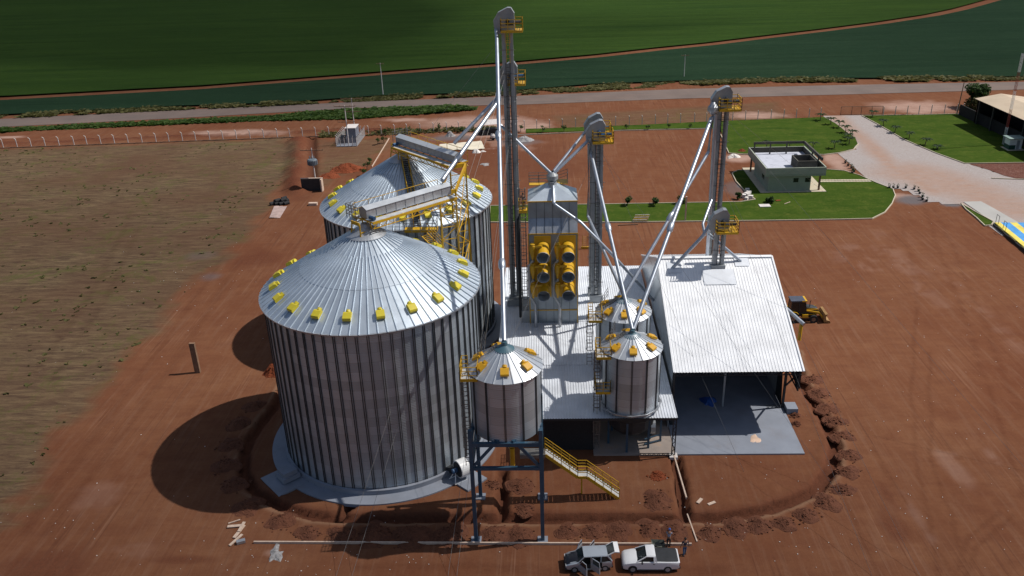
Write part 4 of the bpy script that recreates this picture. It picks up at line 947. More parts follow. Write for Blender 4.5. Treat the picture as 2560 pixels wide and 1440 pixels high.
spout('grain_spout', [at(1775,560,83.3), at(1757,590,83.0), onroof(13.3, 82.9, .1)], .18, 'pipe slanting left from the short elevator down to the white roof')
spout('grain_spout', [at(1772,585,83.9), (20.6, 83.7, 12.15)], .16, 'pipe slanting right from the short elevator down to the roof ridge')
spout('grain_spout', [at(1779,500,87.2), at(1757,560,84.2), at(1762,590,83.6)], .15, 'short feed pipe from the ridge elevator into the short elevator')
pa_ = at(1962,768,80.5); pb_ = at(2010,811,78.0)
uo = spout('unloading_spout', [Vector((23.6, 80.9, pa_.z+.3)), pa_, pb_], .2, 'pipe sticking out of the right roof edge with a yellow chute')
mb = MB(); e = at(2003,812,78.2); mb.tube([e, e+Vector((-.05,-.1,-1.7))], .2, 10); mb.build('yellow_chute', M['yellow'], uo)
# ------------------------------------------------------------------ conveyors and truss tower
def conveyor(p, q, label, w=1.02, h=.80):
    p, q = Vector(p), Vector(q); d = (q-p).normalized(); s = d.cross(Vector((0,0,1))).normalized(); L = (q-p).length
    root = thing('roof_conveyor', tuple(p-Vector((0,0,1.5))), label, 'conveyor')
    c = [p-s*w/2, p+s*w/2, q+s*w/2, q-s*w/2]; u = Vector((0,0,1)); mb = MB()
    mb.add(c+[v+u*h for v in c]+[p+u*(h+.22), q+u*(h+.22)], [(0,1,2,3),(0,4,7,3),(1,5,6,2),(0,1,5,8,4),(3,2,6,9,7)]); mb.build('casing', M['galv'], root)
    mb = MB(); e = .08
    vs = [p-s*(w/2+e)+u*h, p+u*(h+.26), p+s*(w/2+e)+u*h, q-s*(w/2+e)+u*h, q+u*(h+.26), q+s*(w/2+e)+u*h]; mb.add(vs, [(0,1,4,3),(1,2,5,4)]); mb.build('cover', M['coneroof_small'], root)
    mb = MB(); n = int(L/1.0)
    for i in range(n+1):
        b0 = p+d*L*i/n
        for sg in (-1, 1): mb.beam(b0+s*sg*(w/2+.02), b0+s*sg*(w/2+.02)+u*h, .04)
    for sg in (-1, 1): mb.beam(p+s*sg*(w/2+.02)+u*.03, q+s*sg*(w/2+.02)+u*.03, .045)
    mb.beam(p-s*(w/2+.02)+u*.03, p+s*(w/2+.02)+u*.03, .045); mb.build('casing_ribs', M['galv'], root)
    mb = MB(); ww = w/2+.85
    for o_, dz in ((-ww, -.25), (ww, -.25), (-w/2, -.25), (w/2, -.25)): mb.beam(p+s*o_+u*dz, q+s*o_+u*dz, .09, .22)
    for i in range(n+1): b0 = p+d*L*i/n+u*-.2; mb.beam(b0-s*ww, b0+s*ww, .07, .12)
    for sg in (-1, 1):
        for i in range(n): a = p+d*L*i/n+s*sg*ww; b2 = p+d*L*(i+1)/n+s*sg*ww; mb.beam(a-u*.3, b2-u*.75 if i % 2 == 0 else b2-u*.3, .05) if False else None
        mb.beam(p+s*sg*ww-u*.75, q+s*sg*ww-u*.75, .07)
        for i in range(n*2): a = p+d*L*i/(2*n)+s*sg*ww; b2 = p+d*L*(i+1)/(2*n)+s*sg*ww; mb.beam(a-u*(.3 if i % 2 else .75), b2-u*(.75 if i % 2 else .3), .05)
    mb.build('walkway_girder', M['yellow'], root)
    mb = MB()
    for sg in (-1, 1): mb.add([p+s*sg*(w/2+.1)-u*.12, p+s*sg*(ww-.05)-u*.12, q+s*sg*(ww-.05)-u*.12, q+s*sg*(w/2+.1)-u*.12], [(0,1,2,3)])
    mb.build('walkway_deck', M['tread'], root)
    mb = MB()
    for sg in (-1, 1): railing(mb, [p+s*sg*ww-u*.12, q+s*sg*ww-u*.12], 1.15, 1.6, .025, (1.15, .6)) if sg < 0 else None
    mb.build('walkway_rail', M['yellow'], root)
    mb = MB(); cc_ = p-d*.3
    for sx in (-1, 1):
        for sy in (-1, 1): mb.beam(cc_+s*sx*.55+d*sy*.55-u*.3, cc_+s*sx*.75+d*sy*.7-u*1.75, .11)
    mb.beam(cc_+s*.6-d*.6-u*.3, cc_-s*.6-d*.6-u*.3, .1, .3); mb.beam(cc_+s*.6+d*.6-u*1., cc_-s*.6+d*.6-u*1., .08); mb.beam(cc_-s*.6-d*.6-u*1.1, cc_-s*.6+d*.6-u*1.1, .08); mb.beam(cc_+s*.6-d*.6-u*1.1, cc_+s*.6+d*.6-u*1.1, .08)
    mb.build('support_stand', M['yellow'], root)
    mb = MB(); mb.tube([p+s*(w/2+.1)+d*.3+u*.1, p+s*(w/2+.75)+d*.3+u*.1], .17, 10); mb.build('drive_motor', M['motor'], root)
    mb = MB(); bp_ = p-d*.75-s*(w/2+.3)-u*.12; railing(mb, [bp_+s*1.2, bp_-s*.6, bp_-s*.6+d*1.0], 1.3, .45, .025, (1.3, 1.0, .7, .4)); mb.build('end_basket', M['greyrail'], root)
    return root
conveyor((-16.2, 69.9, 22.85), (-9.5, 77.2, 22.6), 'grey roofed conveyor from the truss tower down to the front silo apex')
conveyor((-16.5, 93.4, 23.3), (-9.3, 87.0, 22.75), 'grey roofed conveyor from the truss tower to the rear silo apex')
tw = thing('yellow_truss_tower', (-9.6, 82.2, 0), 'tall yellow lattice tower standing between the two big silos', 'tower')
def legt(a, b2): mb = MB(); mb.beam(a, b2, .17); mb.build('leg', M['yellow'], tw)
FLt, FRt, BLt, BRt = (-10.35, 77.7), (-8.85, 78.4), (-10.2, 86.6), (-8.6, 87.3)
mids = ((-9.6, 82.2),)
for c in (FLt, FRt, BLt, BRt): legt((*c, .2), (*c, 22.5))
mb = MB()
for a, b2 in ((FLt, FRt), (BLt, BRt)):
    z = .6; k = 0
    while z < 22: mb.beam((*a, z), (*b2, z), .07); mb.beam((*(a if k % 2 else b2), z), (*(b2 if k % 2 else a), min(z+1.3, 22.3)), .07); z += 1.3; k += 1
for a, b2 in ((FRt, BRt),):
    z = .6
    while z < 20: mb.beam((*a, z), (*b2, z), .08); mb.beam((*a, z), (*b2, z+4.3), .07); mb.beam((*b2, z), (*a, z+4.3), .07); z += 4.3
mb.build('lattice', M['yellow'], tw)
mb = MB()
for a, b2 in ((FLt, FRt), (BLt, BRt), (FLt, BLt), (FRt, BRt)): mb.beam((*a, 22.35), (*b2, 22.35), .16, .42)
mb.build('top_girder', M['yellow'], tw)
# roof stair on the rear silo, catwalk between silos
st = thing('silo_roof_stair', (-14.6, 84.5, 16.5), 'dark stepped stair with yellow handrails climbing the rear silo roof', 'stair')
def cone_pt(cx, cy, r, a, dz=0): return Vector((cx+r*cos(a), cy+r*sin(a), ZE+(RR-r)*SLOPE+dz))
pA, pB = cone_pt(-16.39, 93.81, 9.9, radians(-75), .25), cone_pt(-16.39, 93.81, 1.5, radians(-75), .35)
mb = MB(); s = Vector((.966,.259,0))*.36; n = 34
for i in range(n): c = pA.lerp(pB, (i+.5)/n); mb.beam(c-s, c+s, .14, .05)
mb.beam(pA-s, pB-s, .07, .2); mb.beam(pA+s, pB+s, .07, .2); mb.build('steps', M['dark'], st)
mb = MB(); railing(mb, [pA-s, pB-s], 1.0, 1.4, .03, (1.0, .5)); railing(mb, [pA+s, pB+s], 1.0, 1.4, .03, (1.0, .5)); mb.build('handrail', M['yellow'], st)
cw = thing('silo_catwalk', (-12.9, 83.2, 16), 'yellow landing and descending catwalk between the two big silos', 'catwalk')
mb = MB(); mb.box(-15.0, -11.6, 83.0, 84.0, 16.55, 16.62)
for a, b2 in (((-15,83),(-11.6,83)),((-11.6,83),(-11.6,84)),((-15,83),(-15,84))): mb.beam((*a,16.5),(*b2,16.5),.07,.3)
mb.build('landing', M['yellow'], cw)
mb = MB(); railing(mb, [(-15,84,16.6),(-15,83,16.6),(-11.6,83,16.6),(-11.6,84,16.6)], 1.1, .8, .025); railing(mb, [(-16.4,80.6,20.4-3.2),(-11.3,80.9,17.0)], 1.1, .9, .02); mb.build('landing_rail', M['greyrail'], cw)
mb = MB(); a, b2 = Vector((-12.9,82.4,16.4)), Vector((-11.2,80.9,15.3)); ladder(mb, a, b2, .9, (.66,.75,0), .25, .04); railing(mb, [a+Vector((.3,.35,0)), b2+Vector((.3,.35,0))], 1.0, .5, .025); mb.build('down_stair', M['yellow'], cw)
# yellow stair to the shed
ys = thing('yellow_stairway', (5.96, 60.1, 0), 'long yellow stairway with pale treads and a half way landing', 'stair')
zt_ = 5.2
P0, P1, P2, P3 = Vector((5.96,60.1,.0)), Vector((3.15,60.1,2.35)), Vector((2.35,60.1,2.35)), Vector((-.45,60.1,4.75))
stw = .9
for nm in ('x',):
    mb = MB()
    for a, b2 in ((P0,P1),(P1,P2),(P2,P3)):
        for dy in (-stw/2, stw/2): mb.beam(a+Vector((0,dy,0)), b2+Vector((0,dy,0)), .06, .26)
    mb.build('stringers', M['yellow'], ys)
    mb = MB()
    for a, b2, k in ((P0,P1,13),(P2,P3,13)):
        for i in range(k): c = a.lerp(b2, (i+.5)/k); mb.cbox(c+Vector((0,0,.08)), .27, stw-.08, .05)
    mb.cbox((P1+P2)/2+Vector((0,0,.06)), .85, stw-.08, .05); mb.build('treads', M['tread'], ys)
    mb = MB()
    for dy in (-stw/2, stw/2): railing(mb, [P0+Vector((0,dy,.1)), P1+Vector((0,dy,.1)), P2+Vector((0,dy,.1)), P3+Vector((0,dy,.1))], 1.05, .95, .028, (1.05,.75,.45))
    mb.build('handrail', M['yellow'], ys)
    mb = MB(); mb.beam((2.72,60.45,0),(2.72,60.45,2.3), .13); mb.build('support_post', M['yellow'], ys)
mb = MB(); mb.box(-2.6,-.45,59.6,60.6,4.7,4.78); mb.beam((-2.6,59.6,4.6),(-.45,59.6,4.6),.06,.3); mb.build('top_landing', M['greyrail'], ys)
# guy cables
def cable(p, q, label):
    mb = MB(); mb.tube([p, q], .013, 4); o = mb.build('guy_cable', M['greyrail']); tag(o, label, 'cable', 'thin guy cables staying the elevator towers')
GL = 'thin steel guy cable running down from an elevator tower'
hd = {'E1': (-3.8, 89.2), 'E2': (5.5, 90), 'E3': (18.4, 88)}
for a, q in (((-4.2,89,32),g(840,1440)),((-4.2,89,31),g(880,1440)),((-4.0,89,24),g(1120,1440)),((-4.0,89,23.6),g(1142,1440)),((19.2,88,26),g(2570,1180)),((18.9,88,20),g(2300,1440)),((18.9,88,19.6),g(2180,1440)),((5.8,89.5,23.5),g(1860,1180)),((5.8,89.5,23),g(2100,1240)),((-4.4,89.5,35),g(780,700)),((19.2,88.5,27),g(2060,480)),((5.2,90,22),(-6,70,4.6))):
    cable(a, tuple(q), GL)
# ------------------------------------------------------------------ earth mounds
def mound(px, py, r, label, m='mound', h=None, ry=None, i=0, group=None, zz=0):
    c = g(px, py); rad = (g(px+r, py)-c).length; h = h or rad*.25
    mb = MB(); rnd = random.Random(px*7+py); n = 34; rings = 12; ph = [rnd.uniform(0, 6.28) for _ in range(5)]; ry = ry or rnd.uniform(.8, 1.1)
    o0 = len(mb.v); mb.v.append((c.x, c.y, h))
    for a in range(1, rings+1):
        for k in range(n):
            t_ = 2*pi*k/n; f = 1+.10*sin(2*t_+ph[0])+.08*sin(3*t_+ph[1])+.05*sin(7*t_+ph[2]); q_ = a/rings
            x = rad*q_*f*cos(t_); y = rad*ry*q_*f*sin(t_)
            nz = (float(fbm(x+c.x*3, y+c.y*3, .5, 3, 4))-.5)*.22*h*1.3*(1 if a < rings else 0)+rnd.uniform(-.02, .03)*(a < rings)
            mb.v.append((c.x+x, c.y+y, h*(.5+.5*cos(pi*min(1, q_)))+nz-(.12 if a == rings else 0)))
    for k in range(n): mb.f.append((o0, o0+1+k, o0+1+(k+1) % n))
    for a in range(rings-1):
        for k in range(n): mb.f.append((o0+1+a*n+k, o0+1+(a+1)*n+k, o0+1+(a+1)*n+(k+1) % n, o0+1+a*n+(k+1) % n))
    for _ in range(26):   # clods
        t_ = rnd.uniform(0, 6.28); q_ = rnd.uniform(.2, 1.12); s = rnd.uniform(.05, .13); z = h*(.5+.5*cos(pi*min(1, q_)))
        mb.cbox((c.x+rad*q_*cos(t_), c.y+rad*ry*q_*sin(t_), z+s*.2), s*1.3, s, s*.9, rnd.uniform(0, 3))
    o = mb.build('dirt_mound', M[m]); me_ = o.data
    tag(o, label, 'dirt mound', group); return o
outer = [(705,1302,42),(770,1332,38),(850,1335,42),(935,1338,52),(1030,1340,58),(1125,1338,50),(1238,1338,46),(1303,1342,44),(1418,1327,38),(1482,1327,36),(1548,1328,42),(1625,1322,40),(1685,1328,46),(1775,1332,36),(1840,1318,42),(1898,1312,38),(1960,1310,36),(2012,1286,40),(2066,1256,38),(2108,1224,36),(2120,1180,36),(2122,1138,34),(2108,1092,34),(2088,1054,34),(2068,1022,32),(2048,986,32),(2030,950,30)]
for i, (x, y, r) in enumerate(outer): mound(x, y, r, 'reddish brown mound of dug earth along the outer side of the trench', group='earth mounds along the outer side of the trench')
for (x, y, r) in [(640,1015,34),(598,1060,36),(578,1112,36),(566,1165,38),(585,1212,38),(618,1268,46)]: mound(x, y, r, 'earth mound left of the front silo lying in the silo shadow', group='earth mounds in the silo shadow')
mound(1645,1190,24,'small bright red earth pile inside the trench beside the shed post','mound_bright'); mound(1642,1252,44,'broad brown earth pile inside the trench right of the yellow stairway')
mound(1300,1215,36,'brown earth pile under the raised blue frame right of its short trench'); mound(1232,1212,18,'low earth pile under the raised blue frame left of its short trench'); mound(1310,1272,30,'low earth pile between the blue frame footing and the trench')
mound(683,932,26,'red earth pile touching the left side of the front silo','mound_bright',h=1.1); mound(868,424,52,'large dark red earth pile beyond the rear silo','mound_bright',h=1.3,ry=.6); mound(825,440,28,'small red earth pile at the foot of the large pile beyond the rear silo','mound_bright',h=.6)
mound(1990,1040,16,'dark patch of spoil beside the grey concrete block',h=.25); mound(1990,1060,14,'low spoil heap right of the warehouse slab',h=.25)
mound(1125,340,13,'small pile of grey gravel near the wire fence','rubble',h=1.2); mound(1310,350,26,'low heap of tan sand right of the tallest elevator','rubble',h=.9)
mound(1855,378,14,'pale heap beside the green parapet building','mound_bright',h=.5)
# ------------------------------------------------------------------ fences
def fence(name, pxs, label, h=2.0, tilt=.3, r=.06, bend=True, kerb=True, panels=False):
    P = [g(x, y) for x, y in pxs]; root = thing(name, tuple(P[0]), label, 'fence')
    for p in P:
        mb = MB(); mb.beam(p-Vector((0,0,.3)), p+Vector((0,0,h)), r*2.2)
        if bend: mb.beam(p+Vector((0,0,h)), p+Vector((-.12,-.32,h+.33)), r*2)
        mb.build('post', M['post'], root)
    mb = MB()
    for a, b2 in zip(P, P[1:]):
        for z in (.3, .7, 1.1, 1.5, 1.9): mb.beam(a+Vector((0,0,z)), b2+Vector((0,0,z)), .012)
    mb.build('wires', M['greyrail'], root)
    if kerb:
        mb = MB()
        for a, b2 in zip(P, P[1:]): mb.beam(a+Vector((0,-.15,.08)), b2+Vector((0,-.15,.08)), .18, .22)
        mb.build('base_kerb', M['wood_dark'], root)
    return root
xs = [9,44,79,114,149,186,218,253,287,321,356,391,423,457,490,525,558,592,626,660,694,725,757,790,823]
fence('concrete_post_fence', [(-28,371.5)]+[(x, 370.5-(x-9)*.0368) for x in xs], 'long line of white concrete posts bordering the bare field on the left')
fence('concrete_post_fence', [(x, 338-(x-922)*.046) for x in (890,922,954,987,1018,1051,1084,1117,1147,1180,1213,1246)], 'concrete post and wire fence in front of the pale puddle behind the rear silo')
fence('concrete_post_fence', [(x, 326-(x-1278)*.042) for x in (1278,1311,1342,1374,1406,1439,1472,1506,1539,1573,1605,1638,1669,1701,1736,1766,1799,1831,1863,1894,1927,1959,1990,2022,2051)], 'concrete post and wire fence behind the square dirt yard and lawn', kerb=False)
fence('concrete_post_fence', [(2207,291),(2237,289),(2267,288),(2296,287),(2327,286),(2360,285),(2391,284)], 'short concrete post fence right of the entrance gate', kerb=False)
gt = thing('entrance_gate', tuple(g(2101,288)), 'dark steel entrance gate across the top of the driveway', 'gate')
mb = MB(); 
for x in (2101,2128,2152,2178,2205): p = g(x, 288-(x-2101)*.01); mb.beam(p, p+Vector((0,0,2.0)), .1)
a, b2 = g(2101,288), g(2205,287)
for z in (.15, 2.0): mb.beam(a+Vector((0,0,z)), b2+Vector((0,0,z)), .09)
mb.build('gate_frame', M['wood_dark'], gt)
mb = MB()
for i in range(60): p = a.lerp(b2, i/59); mb.beam(p+Vector((0,0,.15)), p+Vector((0,0,2)), .018)
mb.build('gate_bars', M['wood_dark'], gt)
# ------------------------------------------------------------------ utility poles
def pole(px, py, h, label, arms=((.25,2.0),), m='post', r=.13, lean=(0,0), extra=None, armdir=(1,0,0)):
    b0 = g(px, py); root = thing('utility_pole', tuple(b0), label, 'pole'); top = b0+Vector((lean[0], lean[1], h))
    mb = MB(); mb.tube([b0-Vector((0,0,.3)), top], r, 10, r2=r*.65); mb.build('mast', M[m], root)
    for d, w in arms:
        if w <= 0: continue
        c = top-Vector((0,0,d)); s = Vector(armdir)*w/2; mb = MB(); mb.beam(c-s, c+s, .11, .13)
        for i in (-1, -.45, .5, 1): mb.tube([c+s*i+Vector((0,0,.06)), c+s*i+Vector((0,0,.28))], .045, 6)
        mb.build('crossarm', M['wood_dark'], root)
    return root, top
pole(958,240,8.9,'pale roadside power pole standing alone in front of the blue green crop')
pole(1710,195,6.5,'small distant power pole at the far edge of the blue green crop', r=.1)
pole(886,318,6.9,'taller power pole behind the grey electrical cubicle', arms=((.2,5.0),(3.2,4.0)))
pole(872,361,8.6,'power pole rising in front of the grey electrical cubicle', arms=((.2,4.6),(3.6,3.6)))
pr, top = pole(792,474,7.9,'pole carrying a grey transformer beside the long trench', arms=((.4,4.2),))
mb = MB(); c = Vector((top.x, top.y-.5, 5.4)); mb.lathe(c, [(.02,.62),(.75,.58),(.85,.42),(.85,-.42),(.7,-.55),(.02,-.58)], 16)
for k in range(18): a = 2*pi*k/18; mb.beam(c+Vector((cos(a)*.88,sin(a)*.88,-.42)), c+Vector((cos(a)*.88,sin(a)*.88,.38)), .07, .16)
for k in (-.4, 0, .4): mb.tube([c+Vector((k,0,.7)), c+Vector((k,0,1.15))], .08, 8)
mb.build('transformer', mat('transformer_grey', (.14,.17,.20), .6), pr)
mb = MB(); bb = g(785,478); mb.box(bb.x-2.3, bb.x+1.5, bb.y+.3, bb.y+.55, 0, 2.3); mb.build('dark_recess_panel', M['dark'], pr)  # upright dark panel standing in for the dark trench recess behind the pole
mb = MB(); mb.box(bb.x-2.35, bb.x+1.8, bb.y+.25, bb.y+.6, 2.3, 2.42); mb.box(bb.x+1.5, bb.x+1.75, bb.y-.6, bb.y+.6, 0, 2.35); mb.build('recess_panel_coping', M['wood'], pr)
pole(2392,286,7.3,'bare dark wooden pole leaning at the end of the right fence', arms=(), m='wood_dark', r=.14, lean=(.35,.1))
p_ = g(2395,287); mb = MB(); mb.beam(p_, p_+Vector((.9,-.2,2.6)), .16); o = mb.build('brace_post', M['post']); tag(o, 'short pale brace post beside the leaning wooden pole', 'post')
for (x, y, w, h, lab, mm) in ((495,931,.55,3.8,'rectangular timber coloured post standing alone left of the front silo','wood_dark'),(1713,552,.22,4.1,'tall slim wooden post at the front kerb of the lawn','wood')):
    p = g(x, y); mb = MB(); mb.box(p.x-w/2, p.x+w/2, p.y-.14, p.y+.14, -.2, h)
    if w > .4: mb.box(p.x-w/2-.03, p.x-w/2+.05, p.y-.17, p.y+.17, -.2, h+.02); mb.box(p.x+w/2-.05, p.x+w/2+.03, p.y-.17, p.y+.17, -.2, h+.02)
    o = mb.build('standing_post', M[mm]); tag(o, lab, 'post')
# electrical cubicle inside a small mesh fence
cb = thing('electrical_cubicle', tuple(g(885,345)), 'grey electrical cubicle inside a small white mesh enclosure', 'substation')
a = g(842,366); c = g(908,340); x0, x1, y0, y1 = a.x, -41.2, 179.3, 188.2
mb = MB(); mb.box(x0, x1, y0, y1, -.1, .1); mb.build('pad', M['conc'], cb)
mb = MB(); mb.box(-44.0, -41.8, 182.0, 185.5, .1, 3.3); mb.build('cabinet', mat('cubicle_grey', (.16,.17,.21), .6), cb)
mb = MB(); mb.box(-44.1, -41.7, 181.9, 185.6, 3.3, 3.42); mb.build('cabinet_roof', M['post'], cb)
mb = MB(); mb.box(-45.3,-44.4,181.5,183.5,.1,1.5); mb.build('transformer_box', M['dark'], cb)
fl_ = []
for (xa, ya), (xb, yb) in (((x0,y0),(x1,y0)),((x1,y0),(x1,y1)),((x1,y1),(x0,y1)),((x0,y1),(x0,y0))):
    n = 5 if abs(xa-xb) > 1 else 8
    for i in range(n):
        p = Vector((xa+(xb-xa)*i/n, ya+(yb-ya)*i/n, 0)); mb = MB(); mb.beam(p, p+Vector((0,0,1.9)), .13); mb.beam(p+Vector((0,0,1.9)), p+Vector(((-.35 if xa <= x0+.1 and xb <= x0+.1 else .2),0,2.3)), .1); mb.build('fence_post', M['post'], cb)
mm_, t, b = nt('wire_mesh'); tr = N(t, 'ShaderNodeBsdfTransparent'); mx = N(t, 'ShaderNodeMixShader'); mx.inputs[0].default_value = .3
b.inputs['Base Color'].default_value = (.5,.5,.5,1); t.links.new(tr.outputs[0], mx.inputs[1]); t.links.new(b.outputs[0], mx.inputs[2]); t.links.new(mx.outputs[0], t.nodes['Material Output'].inputs[0])
mb = MB(); mb.add([(x0,y0,.1),(x1,y0,.1),(x1,y0,1.9),(x0,y0,1.9)], [(0,1,2,3)]); mb.add([(x1,y0,.1),(x1,y1,.1),(x1,y1,1.9),(x1,y0,1.9)], [(0,1,2,3)]); mb.add([(x0,y0,.1),(x0,y1,.1),(x0,y1,1.9),(x0,y0,1.9)], [(0,1,2,3)]); mb.build('mesh_panel', mm_, cb)
# ------------------------------------------------------------------ buildings on the right
gb = thing('parapet_building', (43, 147, 0), 'pale green single storey building with flat roof and tall parapets', 'building')
bx0, bx1, by0, by1 = 38.6, 45.9, 142.6, 153.0
mb = MB(); mb.box(bx0, bx1, by0, by1, .1, 3.1); mb.build('wall', M['wallgreen'], gb)
rx0, rx1, ry0, ry1 = 37.9, 48.2, 142.2, 156.0
mb = MB(); mb.box(rx0, rx1, ry0, ry1, 2.95, 3.35); mb.build('roof_slab', M['wallgreen'], gb)
mb = MB(); w = .18
for a in ((rx0, rx1, ry0, ry0+w, 4.45), (rx0, rx0+w, ry0+w, ry1-w, 4.45), (rx1-w, rx1, ry0+w, ry1-w, 4.5), (rx0, rx1, ry1-w, ry1, 4.4)): mb.box(a[0], a[1], a[2], a[3], 3.35, a[4])
mb.build('parapet', M['parapet'], gb)
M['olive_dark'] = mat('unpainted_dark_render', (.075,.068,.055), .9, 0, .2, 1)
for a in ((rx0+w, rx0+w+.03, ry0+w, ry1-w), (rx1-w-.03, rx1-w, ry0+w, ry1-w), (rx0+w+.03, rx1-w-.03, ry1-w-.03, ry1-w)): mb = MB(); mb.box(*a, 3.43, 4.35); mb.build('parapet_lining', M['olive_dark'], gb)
mb = MB(); mb.box(rx0+w, rx1-w, ry0+w, ry1-w, 3.36, 3.42); mb.build('roof_surface', M['membrane'], gb)
mb = MB(); mb.box(rx0+.6, rx1-.3, ry1-1.4, ry1-1.2, 5.3, 5.75); mb.box(rx1-.55, rx1-.3, ry0+1.4, ry1-1.2, 5.2, 5.75)
for x in (rx0+.7, rx0+3.6, rx0+6.6): mb.box(x, x+.22, ry1-1.4, ry1-1.2, 3.4, 5.3)
for y in (ry0+3.5, ry0+7.2): mb.box(rx1-.5, rx1-.3, y, y+.25, 3.4, 5.2)
mb.build('roof_frame', M['olive_dark'], gb)
mb = MB(); qx0, qx1, qy0, qy1 = 43.6, 46.9, 143.6, 147.6
for a in ((qx0,qx1,qy0,qy0+.18),(qx0,qx1,qy1-.18,qy1),(qx0,qx0+.18,qy0+.18,qy1-.18),(qx1-.18,qx1,qy0+.18,qy1-.18)): mb.box(*a, 3.42, 5.2)
mb.build('tank_enclosure', M['olive_dark'], gb)
for (x, z) in ((42.9, 1.75), (44.9, 1.75)):
    mb = MB(); mb.box(x, x+.85, by0-.03, by0+.02, z, z+.75); o = mb.build('window', M['glass'], gb)
mb = MB(); mb.box(bx0-.03, bx0+.02, 145.5, 147.0, 1.4, 2.5); mb.build('window', M['glass'], gb)
for (x, y) in ((47.5,142.9),(47.5,149.5),(38.3,154.5)):
    mb = MB(); mb.box(x-.14, x+.14, y-.14, y+.14, .1, 2.95); mb.build('column', M['wood_dark'], gb)
mb = MB(); mb.box(37.3, 48.6, 142.0, 157.0, -.1, .17); mb.build('veranda_slab', M['kerb'], gb)
# big old shed on the far right
sh = thing('old_barn', (100, 180, 0), 'large old barn with weathered tan roof at the right edge of the view', 'barn')
e0, e1 = g(2437,246,5.5), g(2600,318,5.5); d = (e1-e0).normalized(); nrm = Vector((-d.y, d.x, 0)); nrm = nrm if nrm.x > 0 else -nrm
zr_ = min([5.6+.05*k for k in range(120)], key=lambda z: abs((g(2503,234,z)-e0).dot(d))); rg0 = g(2503,234,zr_); Wd = (rg0-e0).dot(nrm); print('BARN', zr_, Wd); r0 = e0+nrm*Wd+Vector((0,0,zr_-5.5)); L = 75
mb = MB()
A_, B_, C_, D_ = e0, e0+d*L, r0+d*L, r0; E_, F_ = e0+nrm*Wd*2, e0+nrm*Wd*2+d*L
mb.add([A_,B_,C_,D_,E_,F_], [(0,1,2,3),(3,2,5,4)]); mb.build('roof', M['oldroof'], sh)
i0, i1 = e0+nrm*.8, e0+nrm*.8+d*L; mb = MB(); z0 = Vector((0,0,-5.5))
mb.add([i0+nrm*6+z0, i1+nrm*6+z0, i1+nrm*6, i0+nrm*6], [(0,1,2,3)]); mb.add([A_+nrm*.8+z0, E_-nrm*.8+z0, E_-nrm*.8, D_-Vector((0,0,.3)), A_+nrm*.8], [(0,1,2,3,4)]) ; mb.build('wall', mat('barn_boards_shade_tone', (.012,.010,.010), .95), sh)  # near-black base colour holds the shade on the barn wall
mb = MB()
for k in range(12): p = i0+d*(1+k*6); mb.beam(p+z0, p-Vector((0,0,.1)), .3)
mb.build('columns', M['dark'], sh)
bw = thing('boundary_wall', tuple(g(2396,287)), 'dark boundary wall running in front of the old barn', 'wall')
a, b2 = g(2397,287), g(2516,345); q_ = b2+(b2-a)*1.4; mb = MB(); mb.beam(a+Vector((0,0,1.2)), q_+Vector((0,0,1.2)), .2, 2.4); mb.build('wall_panel', mat('wall_shade_tone', (.012,.010,.010), .95), bw)  # panel colour set near black, shade of its visible side included
# kiosk and radio mast
kk = thing('small_kiosk', tuple(g(2540,373)), 'small white and green kiosk on the right lawn', 'kiosk')
k0 = g(2514,372); k1_ = g(2552,375); kx0, kx1, ky0 = k0.x, k1_.x, k1_.y; mb = MB(); mb.box(kx0, kx1, ky0, ky0+2.0, 0, 2.3); mb.build('wall', M['white'], kk)
mb = MB(); mb.box(kx0-.02, kx0+1.2, ky0-.02, ky0+2.02, 0, 1.0); mb.build('green_panel', mat('dark_green_paint', (.01,.06,.04), .5), kk)
mb = MB(); mb.box(kx0-.4, kx1+.4, ky0-.5, ky0+2.3, 2.3, 2.42); mb.build('roof', mat('kiosk_roof_green', (.22,.30,.28), .6), kk)
mb = MB(); mb.box(kx0-.5, kx1+.5, ky0-.8, ky0+2.2, -.1, .15); mb.build('slab', M['kerb'], kk)
mb = MB(); mb.box(kx0+1.35, kx0+1.9, ky0-.05, ky0, .1, 1.95); mb.build('door', M['galv_dull'], kk)
rmz = thing('radio_mast', tuple(g(2508,362)), 'tall thin red and white lattice radio mast beside the kiosk', 'mast')
b0 = Vector(rmz.location)
for seg_, mname in ((0,'white'),(1,'red'),(2,'white'),(3,'red'),(4,'white')):
    mb = MB(); z0_ = seg_*3.6
    for k in range(3):
        a = 2*pi*k/3; o_ = Vector((.25*cos(a), .25*sin(a), 0)); o2 = Vector((.25*cos(a+2*pi/3), .25*sin(a+2*pi/3), 0)); mb.beam(b0+o_+Vector((0,0,z0_)), b0+o_+Vector((0,0,z0_+3.6)), .045)
        for j in range(6): mb.beam(b0+o_+Vector((0,0,z0_+j*.6)), b0+o2+Vector((0,0,z0_+j*.6+.6)), .03)
    mb.build('mast_section', M['white'] if mname == 'white' else M.setdefault('red', mat('red_paint', (.25,.03,.02), .5)), rmz)
